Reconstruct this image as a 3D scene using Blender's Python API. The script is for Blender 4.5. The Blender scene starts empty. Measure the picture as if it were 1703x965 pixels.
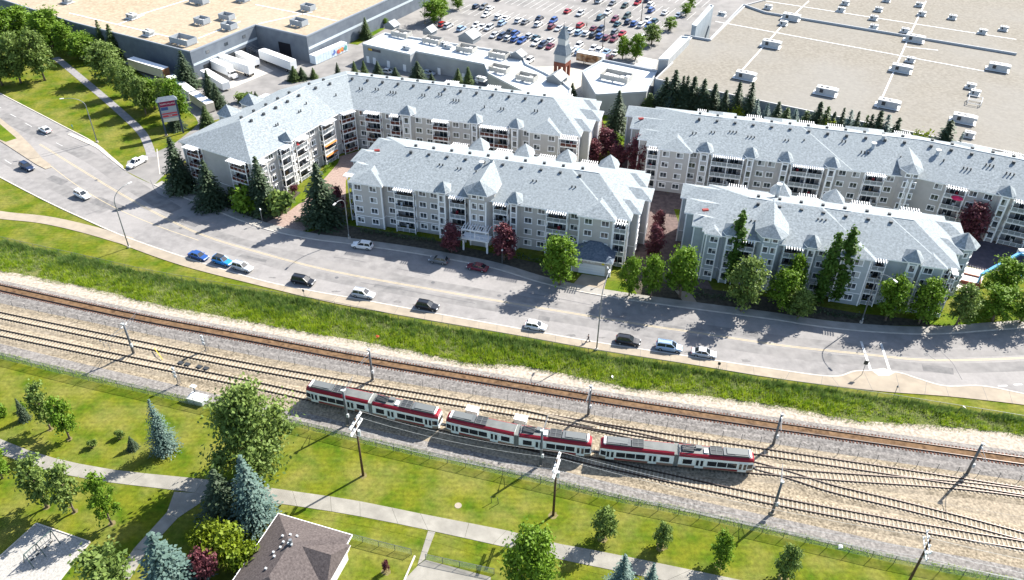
import bpy, bmesh, math, random
import numpy as np
from mathutils import Vector, Matrix
from mathutils.geometry import tessellate_polygon
random.seed(7)
R = math.radians
scene = bpy.context.scene
col = scene.collection

# ------------------------------------------------------------------ camera
FPX, PITCH, ROLL, CAMH = 1353.3, R(36.63), R(0.9), 99.7
IW, IH = 1703.0, 965.0
_fw = Vector((0, math.cos(PITCH), -math.sin(PITCH)))
_up0 = Vector((0, math.sin(PITCH), math.cos(PITCH)))
_rt0 = Vector((1, 0, 0))
_rt = _rt0*math.cos(ROLL) + _up0*math.sin(ROLL)
_up = _up0*math.cos(ROLL) - _rt0*math.sin(ROLL)
CAM = Vector((0, 0, CAMH))
cam = bpy.data.cameras.new('camera')
cam.sensor_width = 36
cam.lens = FPX/IW*36
cam.clip_start = 0.5
cam.clip_end = 5000
camo = bpy.data.objects.new('camera', cam)
col.objects.link(camo)
m3 = Matrix((_rt, _up, -_fw)).transposed()
camo.matrix_world = Matrix.Translation(CAM) @ m3.to_4x4()
scene.camera = camo

# ------------------------------------------------------------------ sky, sun, exposure
SUN_AZ, SUN_EL = R(40), R(40.5)          # azimuth measured from +X towards +Y
world = bpy.data.worlds.new('World')
scene.world = world
world.use_nodes = True
wn = world.node_tree
bg = wn.nodes['Background']
sky = wn.nodes.new('ShaderNodeTexSky')
sky.sky_type = 'NISHITA'
sky.sun_disc = False
sky.sun_elevation = SUN_EL
sky.sun_rotation = math.pi/2 - SUN_AZ
wn.links.new(sky.outputs[0], bg.inputs[0])
bg.inputs[1].default_value = 0.095
sun = bpy.data.lights.new('sun', 'SUN')
sun.energy = 5.0
sun.angle = R(0.5)
sun.color = (1.0, 0.95, 0.87)
suno = bpy.data.objects.new('sun', sun)
col.objects.link(suno)
sd = Vector((math.cos(SUN_AZ)*math.cos(SUN_EL), math.sin(SUN_AZ)*math.cos(SUN_EL), math.sin(SUN_EL)))
suno.rotation_euler = sd.to_track_quat('Z', 'Y').to_euler()
suno.location = sd*300
vs = scene.view_settings
vs.view_transform = 'Standard'
vs.look = 'None'
vs.exposure = 1.4
vs.gamma = 1
vs.use_curve_mapping = False

# ------------------------------------------------------------------ measuring helpers
def at(px, py, z=0.0):
    """ground position (at height z) that was measured at photo pixel px,py"""
    d = _rt*((px-IW/2)/FPX) - _up*((py-IH/2)/FPX) + _fw
    t = (z-CAMH)/d.z
    return CAM + d*t
def pix(p):
    v = Vector(p)-CAM
    w = v.dot(_fw)
    return IW/2+FPX*v.dot(_rt)/w, IH/2-FPX*v.dot(_up)/w
def ppm(p):
    return FPX/((Vector(p)-CAM).dot(_fw))
def hgt(bx, by, ty):
    A = at(bx, by)
    lo, hi = 0.1, 60
    for _ in range(40):
        m = (lo+hi)/2
        if pix(A+Vector((0, 0, m)))[1] > ty: lo = m
        else: hi = m
    return lo
def s_of(p0, d, px, z):
    """distance along a wall line at which it passes photo column px"""
    lo, hi = -60.0, 200.0
    for _ in range(50):
        m = (lo+hi)/2
        if pix((p0[0]+d[0]*m, p0[1]+d[1]*m, z))[0] < px: lo = m
        else: hi = m
    return lo
ORD = ['first', 'second', 'third', 'fourth', 'fifth', 'sixth', 'seventh', 'eighth', 'ninth', 'tenth', 'eleventh', 'twelfth',
       'thirteenth', 'fourteenth', 'fifteenth', 'sixteenth', 'seventeenth', 'eighteenth', 'nineteenth', 'twentieth']
def ordw(i):
    return ORD[i] if i < 20 else 'twenty-'+ORD[i-20]

# ------------------------------------------------------------------ mesh helpers
class MB:
    def __init__(s):
        s.v = []; s.f = []; s.m = []
    def face(s, pts, mi=0):
        n = len(s.v); s.v += [tuple(p) for p in pts]; s.f.append(tuple(range(n, n+len(pts)))); s.m.append(mi)
    def box(s, c, d, mi=0, rz=0.0, M=None):
        n = len(s.v)
        for z in (-.5, .5):
            for x, y in ((-.5, -.5), (.5, -.5), (.5, .5), (-.5, .5)):
                p = Vector((x*d[0], y*d[1], z*d[2]))
                if M: p = M @ p
                elif rz: p = Vector((p.x*math.cos(rz)-p.y*math.sin(rz), p.x*math.sin(rz)+p.y*math.cos(rz), p.z))
                s.v.append((c[0]+p.x, c[1]+p.y, c[2]+p.z))
        for q in ((3, 2, 1, 0), (4, 5, 6, 7), (0, 1, 5, 4), (1, 2, 6, 5), (2, 3, 7, 6), (3, 0, 4, 7)):
            s.f.append(tuple(n+i for i in q)); s.m.append(mi)
        return s
    def beam(s, a, b, w, h=None, mi=0):
        a, b = Vector(a), Vector(b); d = b-a
        M = d.to_track_quat('X', 'Z').to_matrix()
        return s.box((a+b)/2, (d.length, w, h or w), mi, M=M)
    def prism(s, poly, z0, z1, mi=0, top=None, cap=True):
        n = len(poly)
        for i in range(n):
            a, b = poly[i], poly[(i+1) % n]
            s.face([(a[0], a[1], z0), (b[0], b[1], z0), (b[0], b[1], z1), (a[0], a[1], z1)], mi)
        if cap:
            for t in tessellate_polygon([[Vector((p[0], p[1], 0)) for p in poly]]):
                q = [poly[i] for i in t]
                ar = (q[1][0]-q[0][0])*(q[2][1]-q[0][1])-(q[1][1]-q[0][1])*(q[2][0]-q[0][0])
                if ar < 0: q.reverse()
                s.face([(p[0], p[1], z1) for p in q], mi if top is None else top)
        return s
    def tube(s, pts, r, n=6, mi=0, cap=True):
        pts = [Vector(p) for p in pts]
        if not isinstance(r, (list, tuple)): r = [r]*len(pts)
        base = len(s.v)
        for i, p in enumerate(pts):
            d = (pts[min(i+1, len(pts)-1)]-pts[max(i-1, 0)]).normalized()
            x = d.orthogonal().normalized() if abs(d.z) < .95 else Vector((1, 0, 0))
            x = (x - d*x.dot(d)).normalized()
            y = d.cross(x)
            for k in range(n):
                a = 2*math.pi*k/n
                s.v.append(tuple(p + (x*math.cos(a)+y*math.sin(a))*r[i]))
        for i in range(len(pts)-1):
            for k in range(n):
                a = base+i*n+k; b = base+i*n+(k+1) % n
                s.f.append((a, b, b+n, a+n)); s.m.append(mi)
        if cap:
            s.f.append(tuple(base+k for k in reversed(range(n)))); s.m.append(mi)
            e = base+(len(pts)-1)*n
            s.f.append(tuple(e+k for k in range(n))); s.m.append(mi)
        return s
    def cyl(s, c, r, h, n=10, mi=0):
        return s.tube([c, (c[0], c[1], c[2]+h)], r, n, mi)
    def mesh(s, name, mats, smooth=False):
        me = bpy.data.meshes.new(name)
        me.from_pydata(s.v, [], s.f)
        for m in (mats if isinstance(mats, (list, tuple)) else [mats]): me.materials.append(m)
        if any(s.m): me.polygons.foreach_set('material_index', s.m)
        if smooth: me.polygons.foreach_set('use_smooth', [True]*len(s.f))
        me.update()
        return me
    def build(s, name, mats, parent=None, smooth=False, loc=None):
        return link(name, s.mesh(name, mats, smooth), parent, loc)
def link(name, data, parent=None, loc=None, rz=0.0, sc=None):
    o = bpy.data.objects.new(name, data)
    col.objects.link(o)
    if parent is not None: o.parent = parent
    if loc is not None: o.location = loc
    if rz: o.rotation_euler = (0, 0, rz)
    if sc is not None: o.scale = sc
    return o
def tag(o, label, cat, group=None):
    o['label'] = label; o['category'] = cat
    if group: o['group'] = group
    return o
def thing(name, label, cat, loc=(0, 0, 0), rz=0.0, group=None, sc=None):
    return tag(link(name, None, None, loc, rz, sc), label, cat, group)
def struct(o, kind='structure'):
    o['kind'] = kind
    return o
def paint(o, i, m):
    o.material_slots[i].link = 'OBJECT'; o.material_slots[i].material = m

# ------------------------------------------------------------------ materials
MATS = {}
def mat(name, c, rough=.8, c2=None, scale=1.0, detail=4, bump=0.0, bscale=None, metal=0.0, c3=None, scale3=.05, f3=.5, trans=0.0, coat=0.0, thr=(.35, .65), spec=None, grain=0.0, gscale=2.5, stripe=0.0):
    if spec is None: spec = .08 if rough >= .85 else .3
    m = bpy.data.materials.new(name)
    m.use_nodes = True
    nt = m.node_tree; N = nt.nodes; Lk = nt.links
    b = N['Principled BSDF']
    b.inputs['Roughness'].default_value = rough
    b.inputs['Metallic'].default_value = metal
    b.inputs['Specular IOR Level'].default_value = spec
    if coat: b.inputs['Coat Weight'].default_value = coat
    tc = N.new('ShaderNodeTexCoord')
    src = None
    if c2 is not None:
        nz = N.new('ShaderNodeTexNoise'); nz.inputs['Scale'].default_value = scale; nz.inputs['Detail'].default_value = detail
        Lk.new(tc.outputs['Object'], nz.inputs['Vector'])
        rp = N.new('ShaderNodeValToRGB')
        rp.color_ramp.elements[0].position = thr[0]; rp.color_ramp.elements[1].position = thr[1]
        rp.color_ramp.elements[0].color = (*c, 1); rp.color_ramp.elements[1].color = (*c2, 1)
        Lk.new(nz.outputs['Fac'], rp.inputs['Fac'])
        src = rp.outputs['Color']
        if c3 is not None:
            n3 = N.new('ShaderNodeTexNoise'); n3.inputs['Scale'].default_value = scale3; n3.inputs['Detail'].default_value = 5
            Lk.new(tc.outputs['Object'], n3.inputs['Vector'])
            r3 = N.new('ShaderNodeValToRGB')
            r3.color_ramp.elements[0].position = .42; r3.color_ramp.elements[1].position = .66
            r3.color_ramp.elements[0].color = (0, 0, 0, 1); r3.color_ramp.elements[1].color = (f3, f3, f3, 1)
            Lk.new(n3.outputs['Fac'], r3.inputs['Fac'])
            mx = N.new('ShaderNodeMix'); mx.data_type = 'RGBA'
            Lk.new(r3.outputs['Color'], mx.inputs['Factor'])
            Lk.new(src, mx.inputs[6]); mx.inputs[7].default_value = (*c3, 1)
            src = mx.outputs[2]
        if grain:
            ng = N.new('ShaderNodeTexNoise'); ng.inputs['Scale'].default_value = gscale; ng.inputs['Detail'].default_value = 6; ng.inputs['Roughness'].default_value = .7
            Lk.new(tc.outputs['Object'], ng.inputs['Vector'])
            mg = N.new('ShaderNodeMapRange'); mg.inputs['From Min'].default_value = .3; mg.inputs['From Max'].default_value = .7
            mg.inputs['To Min'].default_value = 1-grain; mg.inputs['To Max'].default_value = 1+grain; Lk.new(ng.outputs['Fac'], mg.inputs['Value'])
            vg = N.new('ShaderNodeVectorMath'); vg.operation = 'SCALE'; Lk.new(src, vg.inputs[0]); Lk.new(mg.outputs[0], vg.inputs['Scale']); src = vg.outputs[0]
        if stripe:
            ws = N.new('ShaderNodeTexWave'); ws.bands_direction = 'Y'; ws.inputs['Scale'].default_value = .33; ws.inputs['Distortion'].default_value = 5; ws.inputs['Detail'].default_value = 3; ws.inputs['Detail Scale'].default_value = .35
            Lk.new(tc.outputs['Object'], ws.inputs['Vector'])
            mw = N.new('ShaderNodeMapRange'); mw.inputs['To Min'].default_value = 1-stripe; mw.inputs['To Max'].default_value = 1+stripe; Lk.new(ws.outputs['Fac'], mw.inputs['Value'])
            vw = N.new('ShaderNodeVectorMath'); vw.operation = 'SCALE'; Lk.new(src, vw.inputs[0]); Lk.new(mw.outputs[0], vw.inputs['Scale']); src = vw.outputs[0]
        Lk.new(src, b.inputs['Base Color'])
    else:
        b.inputs['Base Color'].default_value = (*c, 1)
    if bump:
        nb = N.new('ShaderNodeTexNoise'); nb.inputs['Scale'].default_value = bscale or scale*2; nb.inputs['Detail'].default_value = 3
        Lk.new(tc.outputs['Object'], nb.inputs['Vector'])
        bp = N.new('ShaderNodeBump'); bp.inputs['Strength'].default_value = min(1, bump); bp.inputs['Distance'].default_value = .08
        Lk.new(nb.outputs['Fac'], bp.inputs['Height']); Lk.new(bp.outputs['Normal'], b.inputs['Normal'])
    if trans:
        out = N['Material Output']
        tr = N.new('ShaderNodeBsdfTranslucent')
        if src is not None: Lk.new(src, tr.inputs['Color'])
        else: tr.inputs['Color'].default_value = (*c, 1)
        ms = N.new('ShaderNodeMixShader'); ms.inputs[0].default_value = trans
        Lk.new(b.outputs[0], ms.inputs[1]); Lk.new(tr.outputs[0], ms.inputs[2]); Lk.new(ms.outputs[0], out.inputs[0])
    MATS[name] = m
    return m
def see_mat(name, c, alpha):
    m = mat(name, c, .6)
    N = m.node_tree.nodes; Lk = m.node_tree.links
    tr = N.new('ShaderNodeBsdfTransparent'); ms = N.new('ShaderNodeMixShader'); ms.inputs[0].default_value = alpha
    Lk.new(tr.outputs[0], ms.inputs[1]); Lk.new(N['Principled BSDF'].outputs[0], ms.inputs[2]); Lk.new(ms.outputs[0], N['Material Output'].inputs[0])
    return m
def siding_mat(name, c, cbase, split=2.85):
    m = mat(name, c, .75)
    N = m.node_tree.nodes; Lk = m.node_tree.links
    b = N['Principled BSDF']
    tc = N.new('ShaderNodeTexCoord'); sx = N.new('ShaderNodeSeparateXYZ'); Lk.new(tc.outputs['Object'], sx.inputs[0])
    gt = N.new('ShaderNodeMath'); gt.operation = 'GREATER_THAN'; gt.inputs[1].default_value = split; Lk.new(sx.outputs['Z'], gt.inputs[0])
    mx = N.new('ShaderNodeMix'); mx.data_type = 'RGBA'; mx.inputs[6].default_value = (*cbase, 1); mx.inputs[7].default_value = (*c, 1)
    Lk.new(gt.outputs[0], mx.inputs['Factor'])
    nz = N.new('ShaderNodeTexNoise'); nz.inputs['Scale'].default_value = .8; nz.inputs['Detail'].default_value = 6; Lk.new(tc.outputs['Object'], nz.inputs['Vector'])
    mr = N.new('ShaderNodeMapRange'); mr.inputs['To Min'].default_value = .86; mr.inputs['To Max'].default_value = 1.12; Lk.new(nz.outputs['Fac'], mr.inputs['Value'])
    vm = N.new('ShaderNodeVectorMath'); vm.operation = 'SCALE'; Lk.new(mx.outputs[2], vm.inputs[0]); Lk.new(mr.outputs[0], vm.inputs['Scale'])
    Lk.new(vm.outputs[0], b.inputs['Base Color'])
    ml = N.new('ShaderNodeMath'); ml.operation = 'FRACT'; dv = N.new('ShaderNodeMath'); dv.operation = 'DIVIDE'; dv.inputs[1].default_value = .2
    Lk.new(sx.outputs['Z'], dv.inputs[0]); Lk.new(dv.outputs[0], ml.inputs[0])
    bp = N.new('ShaderNodeBump'); bp.inputs['Strength'].default_value = .5; bp.inputs['Distance'].default_value = .02
    Lk.new(ml.outputs[0], bp.inputs['Height']); Lk.new(bp.outputs['Normal'], b.inputs['Normal'])
    return m

lawn = mat('lawn', (.050, .092, .004), .95, (.118, .130, .010), .30, 8, .35, 6, c3=(.195, .172, .05), scale3=.16, f3=.55, grain=.34, gscale=1.4, stripe=.05)
lawn_lush = mat('lawn_lush', (.048, .10, .004), .95, (.105, .15, .008), .35, 6, .3, 6, c3=(.14, .14, .02), scale3=.15, f3=.4, grain=.3)
asphalt = mat('asphalt', (.19, .183, .179), .9, (.245, .235, .228), .5, 9, .15, 30, c3=(.275, .262, .252), scale3=.05, f3=.8, grain=.08, gscale=1.5)
asphalt_dark = mat('asphalt_worn_lane', (.15, .146, .144), .9, (.215, .208, .202), .6, 9, .15, 30, c3=(.26, .247, .237), scale3=.08, f3=.7)
asphalt_lot = mat('asphalt_lot', (.17, .165, .16), .9, (.235, .226, .217), .25, 8, .1, 30, c3=(.275, .262, .25), scale3=.05, f3=.6)
concrete = mat('concrete', (.27, .23, .18), .85, (.34, .29, .225), .5, 7, .15, 20, c3=(.24, .21, .17), scale3=.12, f3=.5)
concrete_white = mat('concrete_white', (.42, .385, .34), .85, (.52, .48, .43), .8, 6)
path_mat = mat('path_concrete', (.225, .213, .185), .85, (.29, .275, .24), .6, 7, .15, 20, c3=(.19, .18, .16), scale3=.2, f3=.5)
paver_red = mat('brick_paving', (.24, .175, .15), .85, (.32, .245, .21), 2.0, 5, .2, 10)
sand = mat('sand', (.27, .26, .24), .95, (.38, .365, .34), 3.0, 8, .5, 8)
gravel = mat('track_gravel', (.13, .107, .074), .95, (.325, .272, .198), 2.6, 10, .6, 8, c3=(.30, .255, .195), scale3=.07, f3=.6, thr=(.3, .7), grain=.32, gscale=1.3)
gravel_grey = mat('grey_gravel', (.105, .098, .092), .95, (.245, .228, .212), 2.4, 10, .6, 8, c3=(.215, .20, .187), scale3=.06, f3=.6, thr=(.3, .7), grain=.3, gscale=1.2)
gravel_pale = mat('pale_gravel', (.26, .22, .18), .95, (.42, .37, .305), 1.8, 9, .6, 7, grain=.2)
gravel_rust = mat('rusty_ballast', (.055, .032, .018), .95, (.20, .125, .07), 1.6, 10, .6, 8, c3=(.16, .10, .055), scale3=.3, f3=.6, thr=(.3, .7))
tie_con = mat('concrete_tie', (.28, .24, .18), .9, (.42, .365, .285), 1.2, 5)
tie_wood = mat('wooden_tie', (.07, .035, .025), .9, (.17, .085, .06), 2, 6)
rail_m = mat('rusty_rail', (.030, .019, .014), .65, (.05, .03, .022), 3, 4, metal=.1)
rail_top = mat('polished_rail', (.075, .06, .055), .45, metal=.6)
white_paint = mat('road_paint_white', (.62, .62, .60), .7, (.45, .45, .43), 1.5, 6)
yellow_paint = mat('road_paint_yellow', (.52, .42, .24), .7, (.42, .35, .22), 1.5, 6)
shingle = mat('grey_shingle', (.175, .198, .21), .9, (.31, .343, .36), 2.4, 10, .4, 6, c3=(.235, .263, .277), scale3=.1, f3=.55, thr=(.3, .7), grain=.2, gscale=2.0)
shingle_brown = mat('brown_shingle', (.060, .050, .049), .9, (.118, .10, .096), 3.4, 10, .4, 6, c3=(.09, .077, .074), scale3=.3, f3=.5, thr=(.3, .7), grain=.15)
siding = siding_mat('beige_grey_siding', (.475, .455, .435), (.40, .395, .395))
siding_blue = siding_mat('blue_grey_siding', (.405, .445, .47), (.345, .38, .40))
trim_w = mat('white_trim', (.86, .86, .86), .5)
wframe = mat('white_window_frame', (.90, .90, .90), .4)
glass = mat('window_glass', (.035, .045, .055), .06, (.12, .13, .14), .35, 2, thr=(.45, .6), spec=.6)
blind = mat('window_blind', (.42, .43, .42), .6)
redwood = mat('red_stained_board', (.085, .022, .016), .6, (.12, .032, .022), 2, 3)
glow_orange = mat('orange_glow_board', (.50, .14, .012), .6)  # orange glow under the balconies, put into a board's colour
rail_panel = mat('balcony_panel', (.30, .32, .33), .35, (.22, .24, .25), .5, 3)
dark_metal = mat('dark_metal', (.05, .055, .06), .45, metal=.3)
vent_m = mat('dark_vent', (.055, .06, .065), .6)
steel = mat('galvanised_steel', (.16, .175, .19), .45, (.21, .225, .24), 2, 3, metal=.3)
grey_post = mat('grey_pole', (.105, .115, .13), .5, metal=.1)
hvac = mat('hvac_grey', (.38, .40, .41), .5, (.45, .47, .48), 1, 3)
hvac_w = mat('hvac_white', (.58, .58, .57), .5)
gravel_roof = mat('tan_roof_gravel', (.27, .215, .15), .95, (.37, .305, .22), 1.0, 10, .3, 6, c3=(.33, .285, .22), scale3=.03, f3=.7, grain=.16, gscale=.9)
gravel_roof2 = mat('grey_tan_roof_gravel', (.18, .165, .138), .95, (.235, .218, .187), 1.1, 10, .3, 6, c3=(.222, .212, .192), scale3=.03, f3=.8, grain=.09, gscale=.8)
membrane = mat('white_roof_membrane', (.46, .495, .51), .7, (.58, .61, .62), .25, 7, c3=(.40, .44, .46), scale3=.1, f3=.5)
mall_wall = mat('blue_grey_block_wall', (.26, .30, .33), .85, (.30, .34, .37), .4, 6)
mall_wall_dk = mat('slate_block_wall', (.125, .145, .175), .85, (.155, .18, .21), .4, 6)
mall_wall_lt = mat('pale_grey_wall', (.32, .335, .34), .85, (.37, .385, .39), .4, 6)
band_lt = mat('pale_wall_band', (.46, .52, .56), .8)
brick_red = mat('red_brick', (.15, .055, .04), .85, (.21, .085, .06), 3, 5)
metal_roof = mat('slate_blue_metal_roof', (.13, .16, .19), .45, (.17, .20, .23), 1, 3, metal=.2)
bark = mat('bark', (.12, .09, .07), .95, (.2, .16, .13), 6, 4)
pole_wood = mat('weathered_pole_wood', (.07, .045, .028), .9, (.12, .08, .05), 3, 4)
mulch = mat('dry_mulch', (.13, .115, .045), .95, (.19, .16, .075), 2, 6)
soil = mat('dark_planting_soil', (.05, .045, .035), .95, (.09, .08, .06), 1.2, 6)
mesh_green = see_mat('green_chain_link', (.46, .58, .51), .30)
mesh_grey = see_mat('grey_chain_link', (.13, .145, .15), .16)
post_gal = mat('fence_post_steel', (.11, .125, .125), .5, metal=.2)
tyre_m = mat('tyre_rubber', (.02, .02, .021), .8)
rim_m = mat('wheel_rim', (.45, .46, .47), .35, metal=.7)
car_glass = mat('car_glass', (.02, .026, .032), .05, spec=.7)
lamp_m = mat('headlight_lens', (.75, .77, .78), .15)
tail_m = mat('tail_light_lens', (.35, .02, .02), .2)
def leafm(name, a, b, tr=.28):
    return mat(name, a, .6, b, .9, 4, trans=tr, spec=.25)
leaf_green = leafm('leaf_green', (.075, .160, .010), (.195, .305, .026), .34)
leaf_dull = leafm('leaf_dull_green', (.085, .145, .030), (.21, .28, .065), .32)
leaf_yellow = leafm('leaf_yellow_green', (.10, .155, .008), (.22, .27, .012))
leaf_poplar = leafm('leaf_poplar', (.045, .105, .010), (.105, .185, .022))
leaf_plum = leafm('leaf_plum', (.085, .022, .032), (.20, .065, .075), .2)
leaf_pine = leafm('needle_green', (.042, .075, .024), (.105, .150, .042), .15)
leaf_pdark = leafm('needle_dark_green', (.030, .053, .028), (.075, .108, .052), .15)
leaf_blue = leafm('needle_blue_green', (.055, .10, .085), (.13, .20, .17), .12)
leaf_grass = leafm('tall_grass_blade', (.17, .275, .014), (.36, .45, .035), .42)
leaf_grass2 = leafm('grey_grass_blade', (.22, .28, .10), (.40, .43, .20), .4)
leaf_grass3 = leafm('dark_grass_blade', (.085, .165, .03), (.20, .28, .08), .35)
PAINT = {}
for nm, c in dict(white=(.78, .78, .77), silver=(.48, .50, .52), grey=(.16, .17, .18), black=(.013, .014, .017), blue=(.02, .075, .27), navy=(.018, .032, .075),
                  brightblue=(.02, .24, .62), red=(.36, .012, .015), maroon=(.15, .015, .03), teal=(.03, .085, .11), paleblue=(.28, .40, .55), green=(.035, .06, .045)).items():
    PAINT[nm] = mat('car_paint_'+nm, c, .28, metal=.15, coat=.6, spec=.5)
# ------------------------------------------------------------------ ground sheets
def smooth(pts, n=6):
    """Catmull-Rom through 2D/3D points"""
    P = [Vector(p) for p in pts]
    out = []
    for i in range(len(P)-1):
        p0 = P[i-1] if i else P[0]*2-P[1]
        p1, p2 = P[i], P[i+1]
        p3 = P[i+2] if i+2 < len(P) else P[-1]*2-P[-2]
        for k in range(n):
            t = k/n
            out.append(.5*((2*p1)+(p2-p0)*t+(2*p0-5*p1+4*p2-p3)*t*t+(3*p1-p0-3*p2+p3)*t**3))
    out.append(P[-1])
    return out
def G(pts, n=6):
    return [Vector((p.x, p.y, 0)) for p in smooth([at(*q) for q in pts], n)]
def resample(P, step):
    out = [P[0].copy()]; acc = 0.0
    for a, b in zip(P, P[1:]):
        L = (b-a).length
        while acc+L >= step:
            a = a+(b-a)*((step-acc)/L); L = (b-a).length; acc = 0.0
            out.append(a.copy())
        acc += L
    return out
def offset(P, d):
    """shift a 2D polyline to its left by d"""
    out = []
    for i, p in enumerate(P):
        a = P[max(i-1, 0)]; b = P[min(i+1, len(P)-1)]
        t = (b-a); t.z = 0; t.normalize()
        out.append(Vector((p.x-t.y*d, p.y+t.x*d, p.z)))
    return out
def sheet(name, pts, z, m, thick=0.0, kind='structure'):
    mb = MB()
    poly = [(p[0], p[1]) for p in pts]
    ar = sum(poly[i-1][0]*poly[i][1]-poly[i][0]*poly[i-1][1] for i in range(len(poly)))
    if ar < 0: poly.reverse()
    if thick: mb.prism(poly, z-thick, z)
    else:
        for t in tessellate_polygon([[Vector((*p, 0)) for p in poly]]):
            q = [poly[i] for i in t]
            if (q[1][0]-q[0][0])*(q[2][1]-q[0][1])-(q[1][1]-q[0][1])*(q[2][0]-q[0][0]) < 0: q.reverse()
            mb.face([(*p, z) for p in q])
    return struct(mb.build(name, m), kind)
def ribbon(mb, A, B, z, mi=0):
    for i in range(min(len(A), len(B))-1):
        mb.face([(A[i].x, A[i].y, z), (A[i+1].x, A[i+1].y, z), (B[i+1].x, B[i+1].y, z), (B[i].x, B[i].y, z)], mi)
def strip(name, P, w, z, m, parent=None, kind='structure', h=0.0):
    mb = MB()
    A, B = offset(P, -w/2), offset(P, w/2)
    ribbon(mb, A, B, z)
    if h:
        for i in range(len(P)-1):
            for X, r in ((A, 0), (B, 1)):
                q = [(X[i].x, X[i].y, z-h), (X[i+1].x, X[i+1].y, z-h), (X[i+1].x, X[i+1].y, z), (X[i].x, X[i].y, z)]
                if r: q.reverse()
                mb.face(q)
    o = mb.build(name, m, parent)
    return struct(o, kind) if kind else o

mb = MB(); mb.face([(-900, -300, 0), (900, -300, 0), (900, 1600, 0), (-900, 1600, 0)])
struct(mb.build('ground', lawn))

north_kerb = G([(-60, 124), (0, 156), (100, 208), (162, 242), (208, 284), (256, 308), (330, 339), (429, 378), (510, 397), (585, 407), (700, 424), (816, 446), (900, 471), (992, 491), (1120, 510), (1279, 531), (1362, 544), (1440, 552), (1524, 556.5), (1588, 555), (1649, 550), (1702, 546), (1790, 536)])
south_kerb = G([(-60, 262), (0, 294.6), (76, 334), (140, 364), (208, 393.6), (310, 429), (429, 465), (519, 484), (587, 496), (684, 514), (854, 545), (990, 569), (1140, 592), (1273, 612), (1382, 626), (1425, 617), (1489, 619), (1527, 630), (1572, 642), (1633, 642), (1702, 655), (1790, 674)])
sheet('road', north_kerb+list(reversed(south_kerb)), .014, asphalt)
# darker worn wheel lanes along the middle of the carriageway
centre = G([(66, 240), (188, 315), (262, 356), (337, 391), (429, 419.5), (552, 451), (709, 480), (854, 505), (1073, 541), (1142, 551), (1303, 575), (1435, 589), (1524, 598), (1603, 599), (1702, 595.5), (1790, 590)])
strip('worn_lane', offset(centre[14:], -2.2), 2.6, .018, asphalt_dark)
strip('worn_lane', offset(centre[14:], 1.9), 2.2, .018, asphalt_dark)
strip('worn_lane', G([(0, 192), (75, 226), (150, 262), (215, 305), (290, 352)]), 4.2, .018, asphalt_dark)
strip('worn_lane', G([(0, 258), (45, 284), (100, 313), (175, 352)]), 3.4, .018, asphalt_dark)
cl = resample(centre, 1.0)
strip('centre_line', offset(cl, .17), .12, .024, yellow_paint)
strip('centre_line', offset(cl, -.17), .12, .024, yellow_paint)
strip('edge_line', G([(71, 266), (130, 310), (190, 345), (262, 376), (330, 400)]), .12, .024, yellow_paint)
for k, (a, b) in enumerate([((0, 179), (2, 180)), ((17, 190), (27, 195)), ((42, 205), (53, 211)), ((68, 222), (79, 227)), ((94, 238), (104, 243)), ((8, 266), (19, 273))]):
    strip('lane_dash', [at(*a), at(*b)], .14, .024, white_paint)
strip('crosswalk_line', [at(1432, 568), at(1448, 616)], .45, .024, white_paint)
strip('crosswalk_line', [at(1465, 571), at(1480, 618)], .45, .024, white_paint)
strip('lane_dash', [at(1660, 642), at(1675, 641.5)], .3, .024, white_paint)
strip('lane_dash', [at(1686, 640), at(1700, 639.5)], .3, .024, white_paint)
# tar-filled cracks in the asphalt
crack_m = mat('crack_sealant', (.10, .10, .105), .7)
for q in ([(1535, 577), (1546, 592), (1556, 599)], [(1556, 575), (1570, 590), (1584, 604), (1592, 618), (1600, 632)], [(142, 358), (165, 350), (187, 342)], [(46, 264), (90, 252), (142, 240)], [(555, 428), (580, 431), (606, 436)], [(660, 447), (690, 453), (715, 459)], [(880, 488), (930, 497), (985, 508)], [(600, 470), (680, 484), (790, 505)], [(250, 300), (262, 322), (290, 334)]):
    strip('asphalt_crack', G(q, 3), .12, .027, crack_m)
# repaired patches, manhole covers and oil stains
patch_m = mat('patched_asphalt', (.13, .128, .128), .9, (.18, .175, .172), .8, 7)
stain_m = mat('oil_stain', (.14, .136, .133), .85, (.19, .183, .178), 1.5, 5)
for px, py, w, l, yw in [(1250, 556, 1.6, 3.4, -14), (640, 478, 1.2, 5.0, -15), (180, 340, 3.0, 9.0, -28), (905, 530, 1.4, 2.4, -14), (1560, 615, 2.0, 5.5, -10), (95, 300, 2.2, 6.0, -30), (420, 430, 1.0, 6.5, -18), (1120, 545, 1.1, 4.0, -13)]:
    c = at(px, py); q = R(yw); ex = Vector((math.cos(q), math.sin(q), 0)); ey = Vector((-ex.y, ex.x, 0))
    sheet('asphalt_patch', [c+ex*l/2*sx*random.uniform(.9, 1.1)+ey*w/2*sy*random.uniform(.85, 1.1) for sx, sy in ((-1, -1), (1, -1), (1, 1), (-1, 1))], .021, patch_m)
for px, py in [(300, 380), (560, 462), (830, 492), (1010, 535), (1380, 590), (1540, 590), (160, 300), (720, 470)]:
    c = at(px, py); sheet('manhole_cover', [c+Vector((math.cos(k*.524), math.sin(k*.524), 0))*.42 for k in range(12)], .026, crack_m)
for px, py in [(660, 502), (690, 507), (560, 485), (800, 530), (950, 558), (1000, 562), (455, 462), (1090, 573), (1145, 585), (1240, 600)]:
    c = at(px, py); n = 11; sheet('oil_stain', [c+Vector((1.7*math.cos(k*2*math.pi/n), .6*math.sin(k*2*math.pi/n), 0))*random.uniform(.25, .75) for k in range(n)], .0195, stain_m)
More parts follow.
